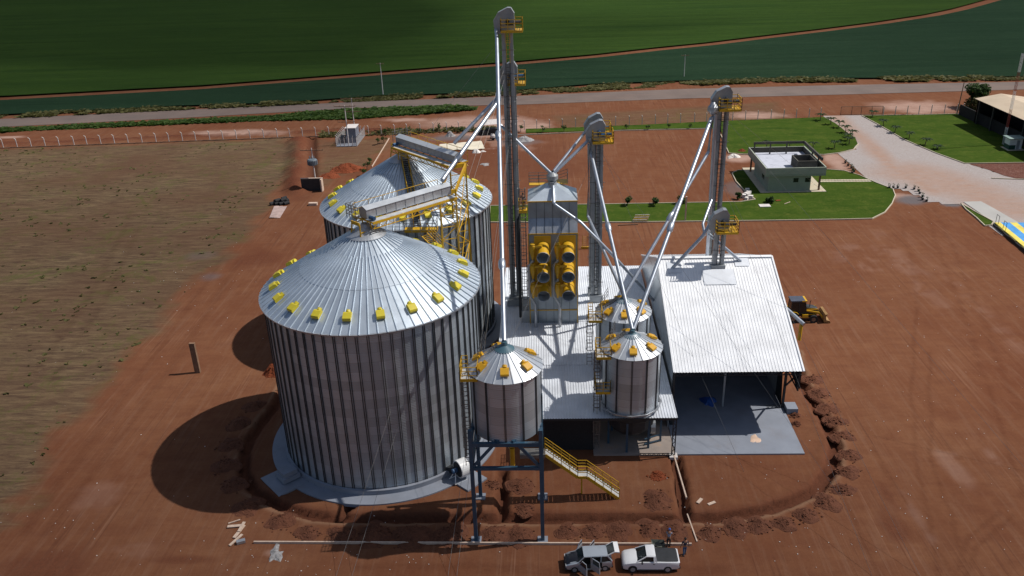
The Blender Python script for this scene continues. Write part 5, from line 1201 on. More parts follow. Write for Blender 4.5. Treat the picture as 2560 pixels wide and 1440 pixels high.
# weighbridge
wb = thing('weighbridge', tuple(g(2520,590)), 'blue and yellow striped weighbridge deck at the right edge', 'weighbridge')
blue_ = mat('sky_blue_paint', (.06,.28,.62), .5, dirt=(.2,.2,.2), dirt_amt=.2); ylw = mat('bright_yellow_paint', (.75,.60,.10), .5)
A_, B_ = g(2488,556,.55), g(2545,556,.55); dd = (g(2560,605,.55)-g(2505,560,.55)).normalized(); ss_ = Vector((-dd.y, dd.x, 0)); ss_ = ss_ if ss_.x > 0 else -ss_
o0 = g(2487,556,.55); wd = 5.2; Lw = 22
for i, (f0, f1, mm_) in enumerate(((.0,.16,ylw),(.16,.42,blue_),(.42,.62,ylw),(.62,1.0,blue_))):
    mb = MB(); a = o0+ss_*wd*f0; b2 = o0+ss_*wd*f1; mb.add([a, b2, b2+dd*Lw, a+dd*Lw, a-Vector((0,0,.35)), b2-Vector((0,0,.35)), b2+dd*Lw-Vector((0,0,.35)), a+dd*Lw-Vector((0,0,.35))], [(0,1,2,3),(0,4,5,1),(3,2,6,7),(0,3,7,4),(1,5,6,2)]); mb.build('deck_stripe', mm_, wb)
mb = MB()
for k in range(5): a = o0+dd*(1.5+k*4); mb.beam(a-ss_*.1-Vector((0,0,.3)), a+dd*2.2-ss_*.1-Vector((0,0,.3)), .25, .5)
mb.build('side_beam', mat('olive_steel', (.10,.09,.02), .6), wb)
mb = MB(); a = o0-Vector((0,0,.6)); mb.add([a-ss_*.25, a+ss_*wd*1.0, a+ss_*wd+dd*Lw, a-ss_*.25+dd*Lw, a-ss_*.25+Vector((0,0,.42)), a+ss_*wd+Vector((0,0,.42)), a+ss_*wd+dd*Lw+Vector((0,0,.42)), a-ss_*.25+dd*Lw+Vector((0,0,.42))], [(0,1,5,4),(0,4,7,3),(4,5,6,7)]); mb.build('pit', M['dark'], wb)
mb = MB(); 
for pxx in (2489, 2507): q_ = g(pxx, 556 if pxx < 2500 else 572, .5); mb.beam(q_, q_+Vector((0,0,1.3)), .05); mb.beam(q_+Vector((0,0,1.3)), q_+dd*.9+Vector((0,0,1.3)), .05); mb.beam(q_+dd*.9, q_+dd*.9+Vector((0,0,1.3)), .05)
mb.build('guard_rail', M['dark'], wb)
# ------------------------------------------------------------------ plants
def tree(name, px, py, h, cr, label, group=None, seed=1, leaf='leaf', n=420, ls=.28, trunk=.35, cat='tree', flat=.8):
    b0 = g(px, py); root = thing(name, tuple(b0), label, cat, group); rnd = random.Random(seed*77+px)
    mb = MB(); tz = h*trunk; mb.tube([b0-Vector((0,0,.1)), b0+Vector((0,0,tz))], .05+h*.012, 7, r2=.04+h*.006)
    blobs = []
    for k in range(7 if h > 2 else 4):
        a = rnd.uniform(0, 6.28); r = rnd.uniform(.2, .62)*cr; c = b0+Vector((r*cos(a), r*sin(a), tz+(h-tz)*rnd.uniform(.2, .85))); blobs.append((c, cr*rnd.uniform(.35, .55)))
        mb.beam(b0+Vector((0,0,tz*.9)), c, .03+h*.006)
    mb.build('trunk', M['bark'], root)
    mb = MB()
    for i in range(n):
        c, r = rnd.choice(blobs); v = Vector((rnd.gauss(0,1), rnd.gauss(0,1), rnd.gauss(0,1))).normalized()*r*rnd.uniform(.55, 1.08); v.z *= flat; p = c+v
        if p.z < .05: p.z = .08
        u = Vector((rnd.uniform(-1,1), rnd.uniform(-1,1), rnd.uniform(-.5,.5))).normalized(); w = u.cross(Vector((rnd.uniform(-1,1), rnd.uniform(-1,1), 1))).normalized(); s = ls*rnd.uniform(.6, 1.3)
        mb.add([p-u*s, p-w*s*.5, p+u*s, p+w*s*.5], [(0,1,2,3)])
    mb.build('crown', M[leaf], root); return root
tree('leafy_tree', 2443, 268, 5.6, 3.0, 'dark leafy tree standing by the road beside the old barn', None, 3, n=1500, ls=.38, trunk=.25)
tree('leafy_tree', 2440, 272, 2.6, 3.2, 'low yellowish bush in front of the dark tree by the barn', None, 5, 'grass_wild', n=700, ls=.35, trunk=.1)
for i, (x, y, h, lab) in enumerate([(1567,514,1.5,'leftmost of the round bushes along the back of the front lawn'),(1638,514,1.7,'second round bush from the left along the back of the front lawn'),(1705,510,1.6,'round bush hidden beside the ridge elevator pipes on the front lawn'),(1843,498,1.2,'small bush beside the stacked white blocks on the front lawn'),(1922,508,1.5,'round bush on the front lawn below the parapet building')]):
    tree('round_bush', x, y, h, h*.62, lab, 'bushes on the front lawn', i+2, n=420, ls=.17, trunk=.12, cat='bush', flat=.9)
for i, (x, y, h) in enumerate([(1097,329,1.9),(1047,336,1.6),(1150,333,1.7),(1302,330,1.9),(1357,332,1.7),(1410,331,1.8),(965,338,1.4),(960,358,1.6),(945,362,1.4),(918,425,2.0),(908,440,1.7),(925,410,1.5)]):
    tree('young_sapling', x, y, h, h*.5, 'young sapling with thin green crown on the bare ground near the far fence', 'young saplings near the far fence', i+20, n=130, ls=.16, trunk=.35, cat='sapling')
for i, (x, y) in enumerate([(1566,324),(1620,325),(1672,323),(1725,322)]):
    tree('young_sapling', x, y, 1.3, .7, 'small sapling in the narrow grass strip behind the dirt yard', 'saplings in the narrow grass strip', i+40, n=110, ls=.15, trunk=.3, cat='sapling')
def palm(px, py, h, label, group, seed):
    b0 = g(px, py); root = thing('young_palm', tuple(b0), label, 'palm', group); rnd = random.Random(seed); tp = b0+Vector((rnd.uniform(-.15,.15), 0, h))
    mb = MB(); mb.tube([b0-Vector((0,0,.1)), tp], .10, 8, r2=.07); mb.build('trunk', M['bark'], root)
    mb = MB()
    for k in range(9):
        a = 2*pi*k/9+rnd.uniform(-.3, .3); L_ = rnd.uniform(1.1, 1.6); d = Vector((cos(a), sin(a), 0)); s = Vector((-d.y, d.x, 0)); pr_ = None
        for j in range(8):
            u = j/7; p = tp+d*L_*u+Vector((0,0,.55*sin(u*2.6)-.35*u)); w = .20*sin(pi*min(1, u*.9+.12))
            if pr_: q_, wq = pr_; mb.add([q_, p, p+s*w-Vector((0,0,w*.7)), q_+s*wq-Vector((0,0,wq*.7))], [(0,1,2,3)]); mb.add([q_, p, p-s*w-Vector((0,0,w*.7)), q_-s*wq-Vector((0,0,wq*.7))], [(0,1,2,3)])
            pr_ = (p, w)
    mb.build('fronds', M['palm'], root)
for i, (x, y) in enumerate([(2050,302),(2077,312),(2096,320),(2114,332),(2130,344),(2122,362),(2085,372),(2032,375),(1974,374),(1916,372),(2118,352)]):
    palm(x, y, 1.3, 'young palm planted along the edge of the lawn left of the driveway', 'young palms left of the driveway', i)
for i, (x, y) in enumerate([(2181,293),(2208,316),(2236,333),(2272,348),(2312,364),(2345,374)]):
    palm(x, y, 1.2 if i < 5 else .6, 'young palm on the lawn right of the driveway', 'young palms right of the driveway', i+50)
# potted seedlings along the drive
sg_pts = [(2113,408),(2120,415),(2128,421),(2132,426),(2135,430),(2131,434),(2223,471),(2233,471),(2244,471),(2264,471),(2285,474),(2296,479),(2299,485),(2306,493),(2306,500),(2316,504)]
for i, (x, y) in enumerate(sg_pts):
    b0 = g(x, y); top_ = i < 6
    root = thing('potted_seedling', tuple(b0), 'dark potted seedling in the row beside the parapet building' if top_ else 'dark potted seedling in the row at the foot of the paved drive', 'seedling', 'potted seedlings beside the building' if top_ else 'potted seedlings at the foot of the drive')
    mb = MB().lathe(tuple(b0), [(.16,0),(.22,.35),(.02,.33)], 10); mb.build('pot', M['dark'], root)
    mb = MB(); rnd = random.Random(i)
    for k in range(22):
        p = b0+Vector((rnd.uniform(-.22,.22), rnd.uniform(-.22,.22), rnd.uniform(.35,.85))); u = Vector((rnd.uniform(-1,1), rnd.uniform(-1,1), rnd.uniform(-1,1))).normalized()*.14; w = u.cross(Vector((0,.3,1))).normalized()*.07; mb.add([p-u,p-w,p+u,p+w], [(0,1,2,3)])
    mb.build('leaves', M['palm'], root)
# ------------------------------------------------------------------ site clutter
def slab_obj(name, px, py, l, w, h, rz, m, label, cat, z=0, tilt=0):
    c = g(px, py, z); mb = MB(); R_ = Matrix.Rotation(rz, 3, 'Z') @ Matrix.Rotation(tilt, 3, 'Y'); mb.cbox((c.x, c.y, z+h/2+.02), l, w, h, 0, R_); o = mb.build(name, M[m]); return tag(o, label, cat)
slab_obj('timber_board', 1749,1253,.75,.28,.06,.9,'wood','left one of two pale boards lying near the curved trench','board')
slab_obj('timber_board', 1779,1259,.75,.26,.06,.5,'wood','right one of two pale boards lying near the curved trench','board')
for (x, y, l, w, rz, z, lab) in ((589,1316,1.35,.3,.12,.05,'horizontal board on top of the scattered boards pile'),(598,1330,1.6,.28,1.35,0,'long board hanging down from the scattered boards pile'),(590,1351,1.5,.22,1.15,0,'lowest board trailing from the scattered boards pile'),(604,1318,1.2,.25,1.5,.08,'upright running board at the right of the scattered boards pile'),(586,1305,1.0,.10,.5,.02,'thin stick at the top of the scattered boards pile')):
    slab_obj('timber_board', x, y, l, w, .07, rz, 'wood', lab, 'board', z)
slab_obj('metal_can', 603,1357,.7,.35,.25,.4,'galv','small silver box lying beside the scattered boards','box')
slab_obj('wooden_crate', 783,513,1.5,.7,.45,0,'wood','small pale crate lying on the dirt left of the rear silo','crate')
slab_obj('timber_plank', 1240+490,1320,.1,3.4,.08,.08,'wood','thin pale plank lying at the right end of the string line','plank')
a, b2 = g(635,1358), g(1540,1363); 
for (a_, b_, nm, lab) in ((g(635,1358), g(1729,1363), 'pale_kerb_beam', 'long thin pale kerb beam lying along the front of the site'), (g(1685,1142), g(1716,1248), 'pale_edging', 'pale edging strip running down beside the short right trench'), (g(973,347), g(930,418), 'pale_kerb_beam', 'pale beam lying diagonally beyond the rear silo')):
    mb = MB(); mb.beam(a_+Vector((0,0,.1)), b_+Vector((0,0,.1)), .12, .22); o = mb.build(nm, M['wood']); tag(o, lab, 'beam')
# black pipe bundle and pale fibre sheets
bl = thing('black_pipe_rolls', tuple(g(700,508)), 'heap of black plastic pipe rolls at the edge of the bare field', 'pipe rolls')
for i, (dx, dy, z) in enumerate(((-1.3,0,0),(-.5,.1,0),(.35,0,0),(1.2,.1,0),(-.8,.9,.2),(.1,.9,.25),(.9,.9,.2),(.4,1.6,.4),(-.4,.3,.45),(.6,.4,.5))):
    p = g(700,512)+Vector((dx,dy,z+.25)); mb = MB(); mb.tube([p+Vector((-.35,-.3,0)), p+Vector((.35,.3,.05))], .33, 12); mb.build('roll', M['black'], bl)
fs = thing('fibre_sheets', tuple(g(699,532)), 'stack of pale pink corrugated sheets beside the black pipe rolls', 'sheets')
for k in range(3):
    a, b2 = g(712-k*10,518), g(694-k*7,546); mb = MB(); d_ = (b2-a); s_ = Vector((-d_.y, d_.x, 0)).normalized()*.42; mb.add([a-s_+Vector((0,0,.15+k*.05)), a+s_+Vector((0,0,.15+k*.05)), b2+s_+Vector((0,0,.08+k*.05)), b2-s_+Vector((0,0,.08+k*.05))], [(0,1,2,3)]); mb.build('sheet', mat('pinkish_sheet', (.42,.31,.28), .8) if k == 0 else bpy.data.materials['pinkish_sheet'], fs)
# cream tarpaulin
mb = MB(); c00, c10, c11, c01 = g(1092,378), g(1212,374), g(1204,354), g(1100,362); n = 14
for j in range(n+1):
    for i in range(n+1):
        u, v = i/n, j/n; p = c00.lerp(c10, u).lerp(c01.lerp(c11, u), v); mb.v.append((p.x+random.uniform(-.2,.2)*(j in (0,n)), p.y+random.uniform(-.3,.3)*(j in (0,n)), .12+.14*float(vnoise(p.x*1.0, p.y, 1.4, 3))))
for j in range(n):
    for i in range(n): k = j*(n+1)+i; mb.f.append((k, k+1, k+n+2, k+n+1))
o = mb.build('cream_tarpaulin', M['tarp'], smooth=True); tag(o, 'large cream tarpaulin spread on the dirt beyond the rear silo', 'tarpaulin')
mb = MB(); blob(mb, tuple(g(1190,381)), .9, .8, .75, 9, rough=.3); blob(mb, tuple(g(1207,379)), .7, .35, .25, 10, rough=.3); o = mb.build('sack_heap', M['sack']); tag(o, 'white sack heap lying right of the conveyor on the dirt yard', 'sacks')
mb = MB(); blob(mb, tuple(g(1212,411)), 1.1, .8, .2, 19, rough=.7); o = mb.build('rubble_patch', M['rubble']); tag(o, 'small patch of grey rubble on the dirt yard', 'rubble')
mb = MB(); blob(mb, tuple(g(690,1384)), .6, .9, .14, 29, rough=.7); o = mb.build('rubble_patch', M['rubble']); tag(o, 'small patch of pale rubble at the bottom left near the kerb beam', 'rubble')
mb = MB(); blob(mb, tuple(g(1833,393)), 1.1, 1.0, .7, 39, rough=.5); o = mb.build('sack_heap', M['sack']); tag(o, 'white sack heap beside the pale puddle left of the parapet building', 'sacks')
for i, (x, y, s) in enumerate(((1868,478,.5),(1871,486,.6),(1860,494,.6),(1867,492,.7),(1876,497,.6),(1872,488,.4),(1866,500,.5))):
    slab_obj('white_block', x, y, s*1.3, s, s, i*.7, 'sack', ['tallest white block leaning at the left corner of the building lawn','white block in the middle of the heap at the lawn corner','left white block of the heap at the lawn corner','front white block of the heap at the lawn corner','right white block of the heap at the lawn corner','small white block on top of the heap at the lawn corner','lowest white block of the heap at the lawn corner'][i], 'block')
hc = g(1912,517); mb = MB(); mb.box(hc.x-.9, hc.x+.9, hc.y-.5, hc.y+.8, .05, .22); o = mb.build('concrete_cover', M['post']); tag(o, 'square pale concrete cover with a dark hole on the front lawn', 'cover')
slab_obj('thin_stick', 1968,508,1.6,.08,.08,.7,'wood','thin pale stick lying on the lawn right of the concrete cover','stick',.1)
slab_obj('clay_patch', 1945,502,.8,.5,.08,.2,'mound_bright','small red clay patch on the lawn right of the round bush','clay',.1)
# stacked yellow frames on the kerb
fy = thing('yellow_frame_stack', tuple(g(1595,557)), 'stack of yellow and white steel frames lying on the lawn kerb', 'frames')
b0 = g(1600,556)
for k in range(5):
    mb = MB(); p = b0+Vector((-1.2+k*.12, -.3+k*.25, .25+k*.12)); q_ = p+Vector((2.3, .05, 0)); mb.beam(p, q_, .07); mb.beam(p+Vector((0,0,.3)), q_+Vector((0,0,.3)), .07)
    for j in range(8): w_ = p.lerp(q_, j/7); mb.beam(w_, w_+Vector((0,0,.3)), .05)
    mb.build('frame', M['yellow' if k % 2 else 'sack'], fy)
p = g(1545,564); mb = MB(); mb.beam(p+Vector((0,0,.1)), p+Vector((3.2,.2,.1)), .12); mb.build('loose_bar', M['wood_dark'], fy)
yl = thing('yellow_ladder_piece', tuple(g(1466,620)), 'loose yellow ladder cage standing on the dirt right of the dryer', 'ladder')
mb = MB(); q_ = g(1466,622); ladder(mb, q_-Vector((.3,0,0)), q_+Vector((-.2,0,2.2)), .7, (1,0,0), .3, .03); mb.box(q_.x-.8,q_.x+.5,q_.y-.1,q_.y+.1,.05,.35); mb.build('ladder_cage', M['yellow'], yl)
# canopy truck / batching rig behind the elevators
rig = thing('site_canopy', tuple(g(1225,337)), 'makeshift canopy with pale roof and dark machinery behind the tallest elevator', 'canopy')
c = g(1225,338); mb = MB(); mb.add([c+Vector((-2.2,0,2.3)), c+Vector((2.2,0,2.5)), c+Vector((2.1,3.2,2.9)), c+Vector((-1.9,3.2,2.7))], [(0,1,2,3)]); mb.build('canopy_roof', M['post'], rig)
mb = MB(); 
for dx, dy in ((-2,.1),(2,.1),(-1.8,3),(2,3)): mb.beam(c+Vector((dx,dy,0)), c+Vector((dx,dy,2.5)), .1)
mb.build('canopy_post', M['dark'], rig)
mb = MB(); mb.cbox(c+Vector((.3,1.2,.7)), 2.6, 1.4, 1.2); mb.cbox(c+Vector((-1.2,.2,.5)), 1.2, .9, .9, .4); mb.tube([c+Vector((-2.4,.2,.6)), c+Vector((-2.0,.6,.6))], .6, 16); mb.tube([c+Vector((1.4,-.2,.5)), c+Vector((1.4,.2,.5))], .5, 16); mb.build('machinery', M['dark'], rig)
mx_ = thing('concrete_mixer', tuple(g(1232,349)), 'small pale concrete mixer on wheels near the canopy', 'mixer')
c = g(1232,350); mb = MB(); mb.lathe(c+Vector((0,0,.9)), [(.1,-.5),(.5,-.3),(.55,.1),(.32,.5),(.28,.5)], 14); mb.build('drum', M['post'], mx_)
mb = MB(); mb.cbox(c+Vector((0,0,.45)), 1.3, .7, .2); mb.beam(c+Vector((-.7,0,.3)), c+Vector((-1.4,0,.3)), .08); mb.build('chassis', M['dark'], mx_)
for dy in (-.45, .45): mb = MB(); mb.tube([c+Vector((.1,dy-.06,.3)), c+Vector((.1,dy+.06,.3))], .3, 14); mb.build('wheel', M['black'], mx_)
# ------------------------------------------------------------------ cars
def loft(mb, secs):
    """secs: list of (x, [(y,z)...] half profile from bottom to top centre)"""
    o = len(mb.v); m = len(secs[0][1])
    for x, pr in secs:
        full = [(y, z) for y, z in pr]+[(-y, z) for y, z in reversed(pr)]
        for y, z in full: mb.v.append((x, y, z))
    k = 2*m
    for i in range(len(secs)-1):
        for j in range(k-1): mb.f.append((o+i*k+j, o+i*k+j+1, o+(i+1)*k+j+1, o+(i+1)*k+j))
    mb.f.append(tuple(o+j for j in range(k))); mb.f.append(tuple(o+(len(secs)-1)*k+j for j in reversed(range(k))))
    return mb
def lower(secs):
    out = []
    for x, hw, zb, zs, zt, crown in secs: out.append((x, [(hw*.90, zb), (hw, zb+.12), (hw, zs), (hw*.97, zt-.03), (hw*.90, zt), (hw*.45, zt+crown)]))
    return out
def wheels(root, xs, hw, r, xm):
    for x in xs:
        for s in (-1, 1):
            mb = MB(); mb.tube([(x, s*(hw-.2), r), (x, s*(hw+.0), r)], r, 24); w = mb.build('wheel', M['black'], root, raw=True)
            mb = MB(); mb.tube([(x, s*(hw-.02), r), (x, s*(hw+.015), r)], r*.60, 18); mb.build('rim', xm, w, raw=True)
            mb = MB(); mb.tube([(x, s*(hw-.05), r+.03), (x, s*(hw-.012), r+.03)], r*1.16, 24); mb.build('wheel_arch', M['dark'], root, raw=True)
carwhite = mat('white_car_paint', (.72,.72,.73), .22, 0, .03, 1); carsilver = mat('silver_car_paint', (.42,.46,.51), .3, .4, .06, 1); carblack = mat('black_car_paint', (.012,.014,.022), .28, 0, .1, 1)
for k in ('white_car_paint','silver_car_paint','black_car_paint'): bpy.data.materials[k].node_tree.nodes['Principled BSDF'].inputs['Coat Weight'].default_value = .5
chrome = M['galv']; lampm = mat('lamp_glass', (.5,.5,.52), .1); taill = mat('red_lamp', (.25,.01,.01), .2)
cabin_m = M['glass']
# pickup : nose towards -x, local origin at ground centre
pc = g(1625,1400,.5); pk = thing('pickup_truck', (pc.x, pc.y-.0, 0), 'white compact pickup with black load bed cover parked beside the hatchback', 'pickup truck', rz=0)
secs = lower([(-2.22,.55,.30,.55,.62,.02),(-2.15,.74,.24,.60,.74,.04),(-1.95,.82,.22,.70,.84,.06),(-1.5,.84,.20,.80,.93,.07),(-.98,.85,.20,.88,1.0,.05),(-.3,.86,.20,.92,1.02,.0),(.35,.86,.20,.93,1.03,.0),(1.2,.86,.22,.93,1.02,.0),(2.0,.84,.26,.92,1.0,0),(2.2,.78,.32,.90,.97,0)])
mb = loft(MB(), secs); mb.build('body', carwhite, pk, raw=True, smooth=True)
mb = MB(); loft(mb, [(-1.08,[(.76,.98),(.74,1.0),(.3,1.03)]),(-.32,[(.79,.98),(.62,1.42),(.3,1.45)]),(.22,[(.79,.98),(.63,1.43),(.3,1.46)]),(.38,[(.79,.98),(.70,1.20),(.3,1.25)])]); mb.build('windows', cabin_m, pk, raw=True)
mb = MB(); loft(mb, [(-.36,[(.60,1.40),(.58,1.45),(.3,1.48)]),(-.1,[(.635,1.41),(.60,1.47),(.3,1.50)]),(.2,[(.64,1.40),(.61,1.47),(.3,1.495)]),(.34,[(.64,1.36),(.60,1.44),(.3,1.46)])]); mb.build('cab_roof', carwhite, pk, raw=True, smooth=True)
mb = MB()
for s in (-1, 1):
    mb.beam((-1.1, s*.77, 1.0), (-.34, s*.63, 1.43), .07); mb.beam((.20, s*.81, .98), (.20, s*.66, 1.42), .16, .07, up=(1,0,0)); mb.beam((.36,s*.8,.98),(.26,s*.66,1.42),.2,.05,up=(0,1,0)); mb.beam((-.34,s*.645,1.42),(.26,s*.66,1.42),.06)
mb.build('pillars', carwhite, pk, raw=True)
mb = MB(); loft(mb, [(.42,[(.76,1.02),(.74,1.07),(.3,1.10)]),(1.2,[(.77,1.02),(.75,1.08),(.3,1.10)]),(2.0,[(.74,1.0),(.72,1.06),(.3,1.08)]),(2.1,[(.66,.98),(.62,1.0),(.3,1.02)])]); mb.build('bed_cover', M['dark'], pk, raw=True)
mb = MB(); mb.box(-2.26,-2.0,-.68,.68,.22,.46); mb.box(2.12,2.27,-.74,.74,.28,.5); mb.build('bumper', M['dark'], pk, raw=True)
for s in (-1, 1):
    mb = MB(); mb.beam((-2.12,s*.62,.66), (-1.88,s*.76,.74), .17, .12); mb.build('headlight', lampm, pk, raw=True)
    mb = MB(); mb.box(2.12,2.22,s*.72-.07,s*.72+.07,.58,.9); mb.build('taillight', taill, pk, raw=True)
    mb = MB(); mb.cbox((-.72, s*.93, 1.04), .12, .18, .14); mb.build('side_mirror', M['dark'], pk, raw=True)
    mb = MB(); mb.beam((.12,s*.868,.84),(.28,s*.868,.84),.03,.04); mb.build('door_handle', M['dark'], pk, raw=True)
    mb = MB(); mb.box(-1.0,1.0,s*.855-.02,s*.855+.02,.2,.34); mb.build('sill', M['dark'], pk, raw=True)
wheels(pk, (-1.42, 1.28), .86, .31, M['galv_dull'])
# hatchback with everything open
hc_ = g(1472,1400,.5); hb = thing('hatchback_car', (hc_.x, hc_.y, 0), 'small silver hatchback with black bonnet, all doors and tailgate open', 'car')
HX = [(-1.88,.60,.30,.52,.58,.02),(-1.8,.72,.24,.58,.68,.03),(-1.5,.77,.22,.68,.80,.05),(-.9,.78,.2,.80,.92,.04)]
mb = loft(MB(), lower(HX)); mb.build('front_body', carsilver, hb, raw=True, smooth=True)
mb = MB(); loft(mb, [(x-.0, [(hw*.80, zt+.012), (hw*.70, zt+.02), (hw*.3, zt+cr_+.035)]) for x, hw, zb, zs, zt, cr_ in HX]); mb.build('bonnet', carblack, hb, raw=True, smooth=True)
mb = loft(MB(), lower([(.95,.78,.22,.86,.95,0),(1.4,.78,.24,.86,.95,0),(1.75,.75,.3,.84,.93,0)])); mb.build('rear_body', carsilver, hb, raw=True, smooth=True)
mb = MB(); mb.box(-.9,.95,-.76,.76,.2,.30); mb.box(-.92,-.88,-.74,.74,.3,.95); mb.box(-.2,.3,-.6,.6,.3,.62); mb.box(.2,.34,-.6,.6,.6,1.1); mb.box(.75,.95,-.62,.62,.3,1.05); mb.build('interior', M['black'], hb, raw=True)
for s in (-1, 1):
    mb = MB(); mb.beam((-.92,s*.72,.92),(-.42,s*.6,1.36),.06); mb.beam((-.42,s*.6,1.36),(1.4,s*.6,1.34),.05); mb.beam((.1,s*.76,.25),(.1,s*.61,1.36),.07); mb.beam((.85,s*.76,.9),(.9,s*.6,1.36),.07); mb.beam((1.72,s*.7,.92),(1.4,s*.6,1.34),.09); mb.beam((-.92,s*.73,.2),(-.92,s*.73,.95),.07); mb.beam((-.9,s*.74,.26),(.98,s*.74,.26),.08,.1); mb.build('pillars', carsilver, hb, raw=True)
mb = MB(); loft(mb, [(-.46,[(.58,1.34),(.56,1.38),(.3,1.40)]),(.2,[(.61,1.36),(.58,1.41),(.3,1.43)]),(1.0,[(.60,1.36),(.58,1.41),(.3,1.42)]),(1.42,[(.57,1.32),(.55,1.36),(.3,1.38)])]); mb.build('roof', carsilver, hb, raw=True, smooth=True)
mb = MB(); mb.add([(-.93,-.7,.94),(-.93,.7,.94),(-.46,.57,1.36),(-.46,-.57,1.36)], [(0,1,2,3)]); mb.build('windscreen', cabin_m, hb, raw=True)
mb = MB(); 
for s in (-1,1): mb.add([(.95,s*.765,.94),(1.66,s*.73,.93),(1.42,s*.6,1.32),(.95,s*.61,1.34)], [(0,1,2,3)])
mb.build('side_window', cabin_m, hb, raw=True)
def door(x, s, ang, L_, nm='door'):
    R_ = Matrix.Rotation(ang, 3, 'Z'); h0 = Vector((x, s*.77, 0)); ax = R_@Vector((1,0,0)); mb = MB(); mb.beam(h0+ax*.02+Vector((0,0,.6)), h0+ax*L_+Vector((0,0,.6)), .08, .62); o = mb.build(nm, carsilver if s < 0 else carsilver, hb, raw=True)
    mb = MB(); top = Vector((0,-s*.10,1.32)); a = h0+ax*.08+Vector((0,0,.91)); b2 = h0+ax*L_+Vector((0,0,.91)); c2 = h0+ax*(L_-.06)+top; d2 = h0+ax*.45+top if x < 0 else h0+ax*.1+top
    for p, q_ in ((a,d2),(d2,c2),(c2,b2)): mb.beam(p, q_, .045)
    mb.build('window_frame', carsilver, o, raw=True); mb = MB(); mb.add([a,b2,c2,d2], [(0,1,2,3)]); mb.build('pane', cabin_m, o, raw=True)
door(-.88, -1, radians(-55), .95); door(.12, -1, radians(-48), .85); door(-.88, 1, radians(58), .95); door(.12, 1, radians(55), .85)
mb = MB(); mb.beam((1.40,0,1.38),(1.85,0,1.80),1.1,.05,up=(0,1,0)) if False else None
mb.add([(1.42,-.55,1.37),(1.42,.55,1.37),(1.95,.56,1.72),(1.95,-.56,1.72)], [(0,1,2,3)]); tg = mb.build('tailgate_glass', cabin_m, hb, raw=True)
mb = MB(); mb.add([(1.95,-.58,1.72),(1.95,.58,1.72),(2.32,.60,1.68),(2.32,-.60,1.68),(1.95,-.58,1.64),(1.95,.58,1.64),(2.32,.60,1.58),(2.32,-.60,1.58)], [(0,1,2,3),(4,7,6,5),(0,4,5,1),(1,5,6,2),(2,6,7,3),(3,7,4,0)]); mb.beam((1.42,-.56,1.38),(1.95,-.57,1.70),.07); mb.beam((1.42,.56,1.38),(1.95,.57,1.70),.07); mb.build('tailgate', M['white'], hb, raw=True)
mb = MB(); mb.box(-1.93,-1.72,-.7,.7,.22,.42); mb.box(1.7,1.82,-.7,.7,.26,.46); mb.build('bumper', M['dark'], hb, raw=True)
for s in (-1, 1):
    mb = MB(); mb.box(-1.88,-1.8,s*.55-.14,s*.55+.14,.5,.64); mb.build('headlight', lampm, hb, raw=True)
    mb = MB(); mb.box(1.70,1.79,s*.66-.08,s*.66+.08,.55,.85); mb.build('taillight', taill, hb, raw=True)
wheels(hb, (-1.2, 1.18), .78, .28, M['galv_dull'])
hb.rotation_euler = (0,0,radians(4))
# backhoe loader facing +x
bk = g(1996,806); bh = thing('backhoe_loader', (bk.x+.25, bk.y+.7, 0), 'yellow and black backhoe loader with raised front bucket right of the warehouse', 'backhoe loader')
mb = MB(); mb.box(-1.7,1.9,-.45,.45,.7,1.15); mb.box(-1.5,.6,-.55,.55,1.1,1.4); mb.build('chassis', M['dark'], bh, raw=True)
mb = MB(); loft(mb, [(.55,[(.5,1.15),(.5,1.95),(.3,2.0)]),(1.6,[(.46,1.15),(.44,1.80),(.3,1.84)]),(2.0,[(.40,1.15),(.36,1.62),(.2,1.66)])]); mb.build('engine_hood', M['dark'], bh, raw=True)
mb = MB(); mb.box(-.1,2.0,-.53,-.47,1.55,1.72); mb.box(.5,2.0,.47,.53,1.55,1.72); mb.box(.1,.8,-.85,-.45,.7,1.1); mb.build('side_trim', M['yellow'], bh, raw=True)
mb = MB(); mb.add([(-1.3,-.68,1.35),(.55,-.68,1.35),(.55,.68,1.35),(-1.3,.68,1.35),(-1.25,-.62,2.75),(.35,-.62,2.75),(.35,.62,2.75),(-1.25,.62,2.75)], [(0,3,2,1),(4,5,6,7),(0,1,5,4),(1,2,6,5),(2,3,7,6),(3,0,4,7)]); mb.build('cab_glass', M['glass'], bh, raw=True)
mb = MB()
for x, xt in ((-1.3,-1.25),(-.35,-.4),(.55,.36)):
    for s in (-1, 1): mb.beam((x,s*.69,1.3),(xt,s*.63,2.76),.08)
for (xa, xb) in ((-1.25, .36),):
    for s in (-1, 1): mb.beam((xa,s*.63,2.74),(xb,s*.63,2.74),.08); mb.beam((-1.3,s*.69,1.32),(.55,s*.69,1.32),.08)
mb.beam((-1.25,-.63,2.74),(-1.25,.63,2.74),.08); mb.build('cab_frame', M['dark'], bh, raw=True)
mb = MB(); mb.box(-1.4,.3,-.72,.72,2.76,2.9); mb.build('cab_roof', mat('slate_cab_roof', (.06,.07,.10), .5), bh, raw=True)
mb = MB(); mb.box(.3,.52,-.72,.72,2.76,2.89); mb.box(-.1,.3,-.74,-.70,2.76,2.92); mb.build('roof_edge', M['yellow'], bh, raw=True)
mb = MB(); mb.tube([(1.0,-.3,1.9),(1.0,-.3,2.6),(1.08,-.3,2.75)], .05, 8); mb.build('exhaust', M['dark'], bh, raw=True)
for x, r, w_ in ((-1.05,.72,.42),(1.45,.5,.3)):
    for s in (-1, 1):
        mb = MB(); mb.tube([(x, s*1.0-w_/2*0, r), (x, s*(1.0-w_), r)], r, 24); w = mb.build('wheel', M['black'], bh, raw=True); mb = MB(); mb.tube([(x, s*1.01, r), (x, s*.97, r)], r*.5, 16); mb.build('rim', M['wood_dark'], w, raw=True)
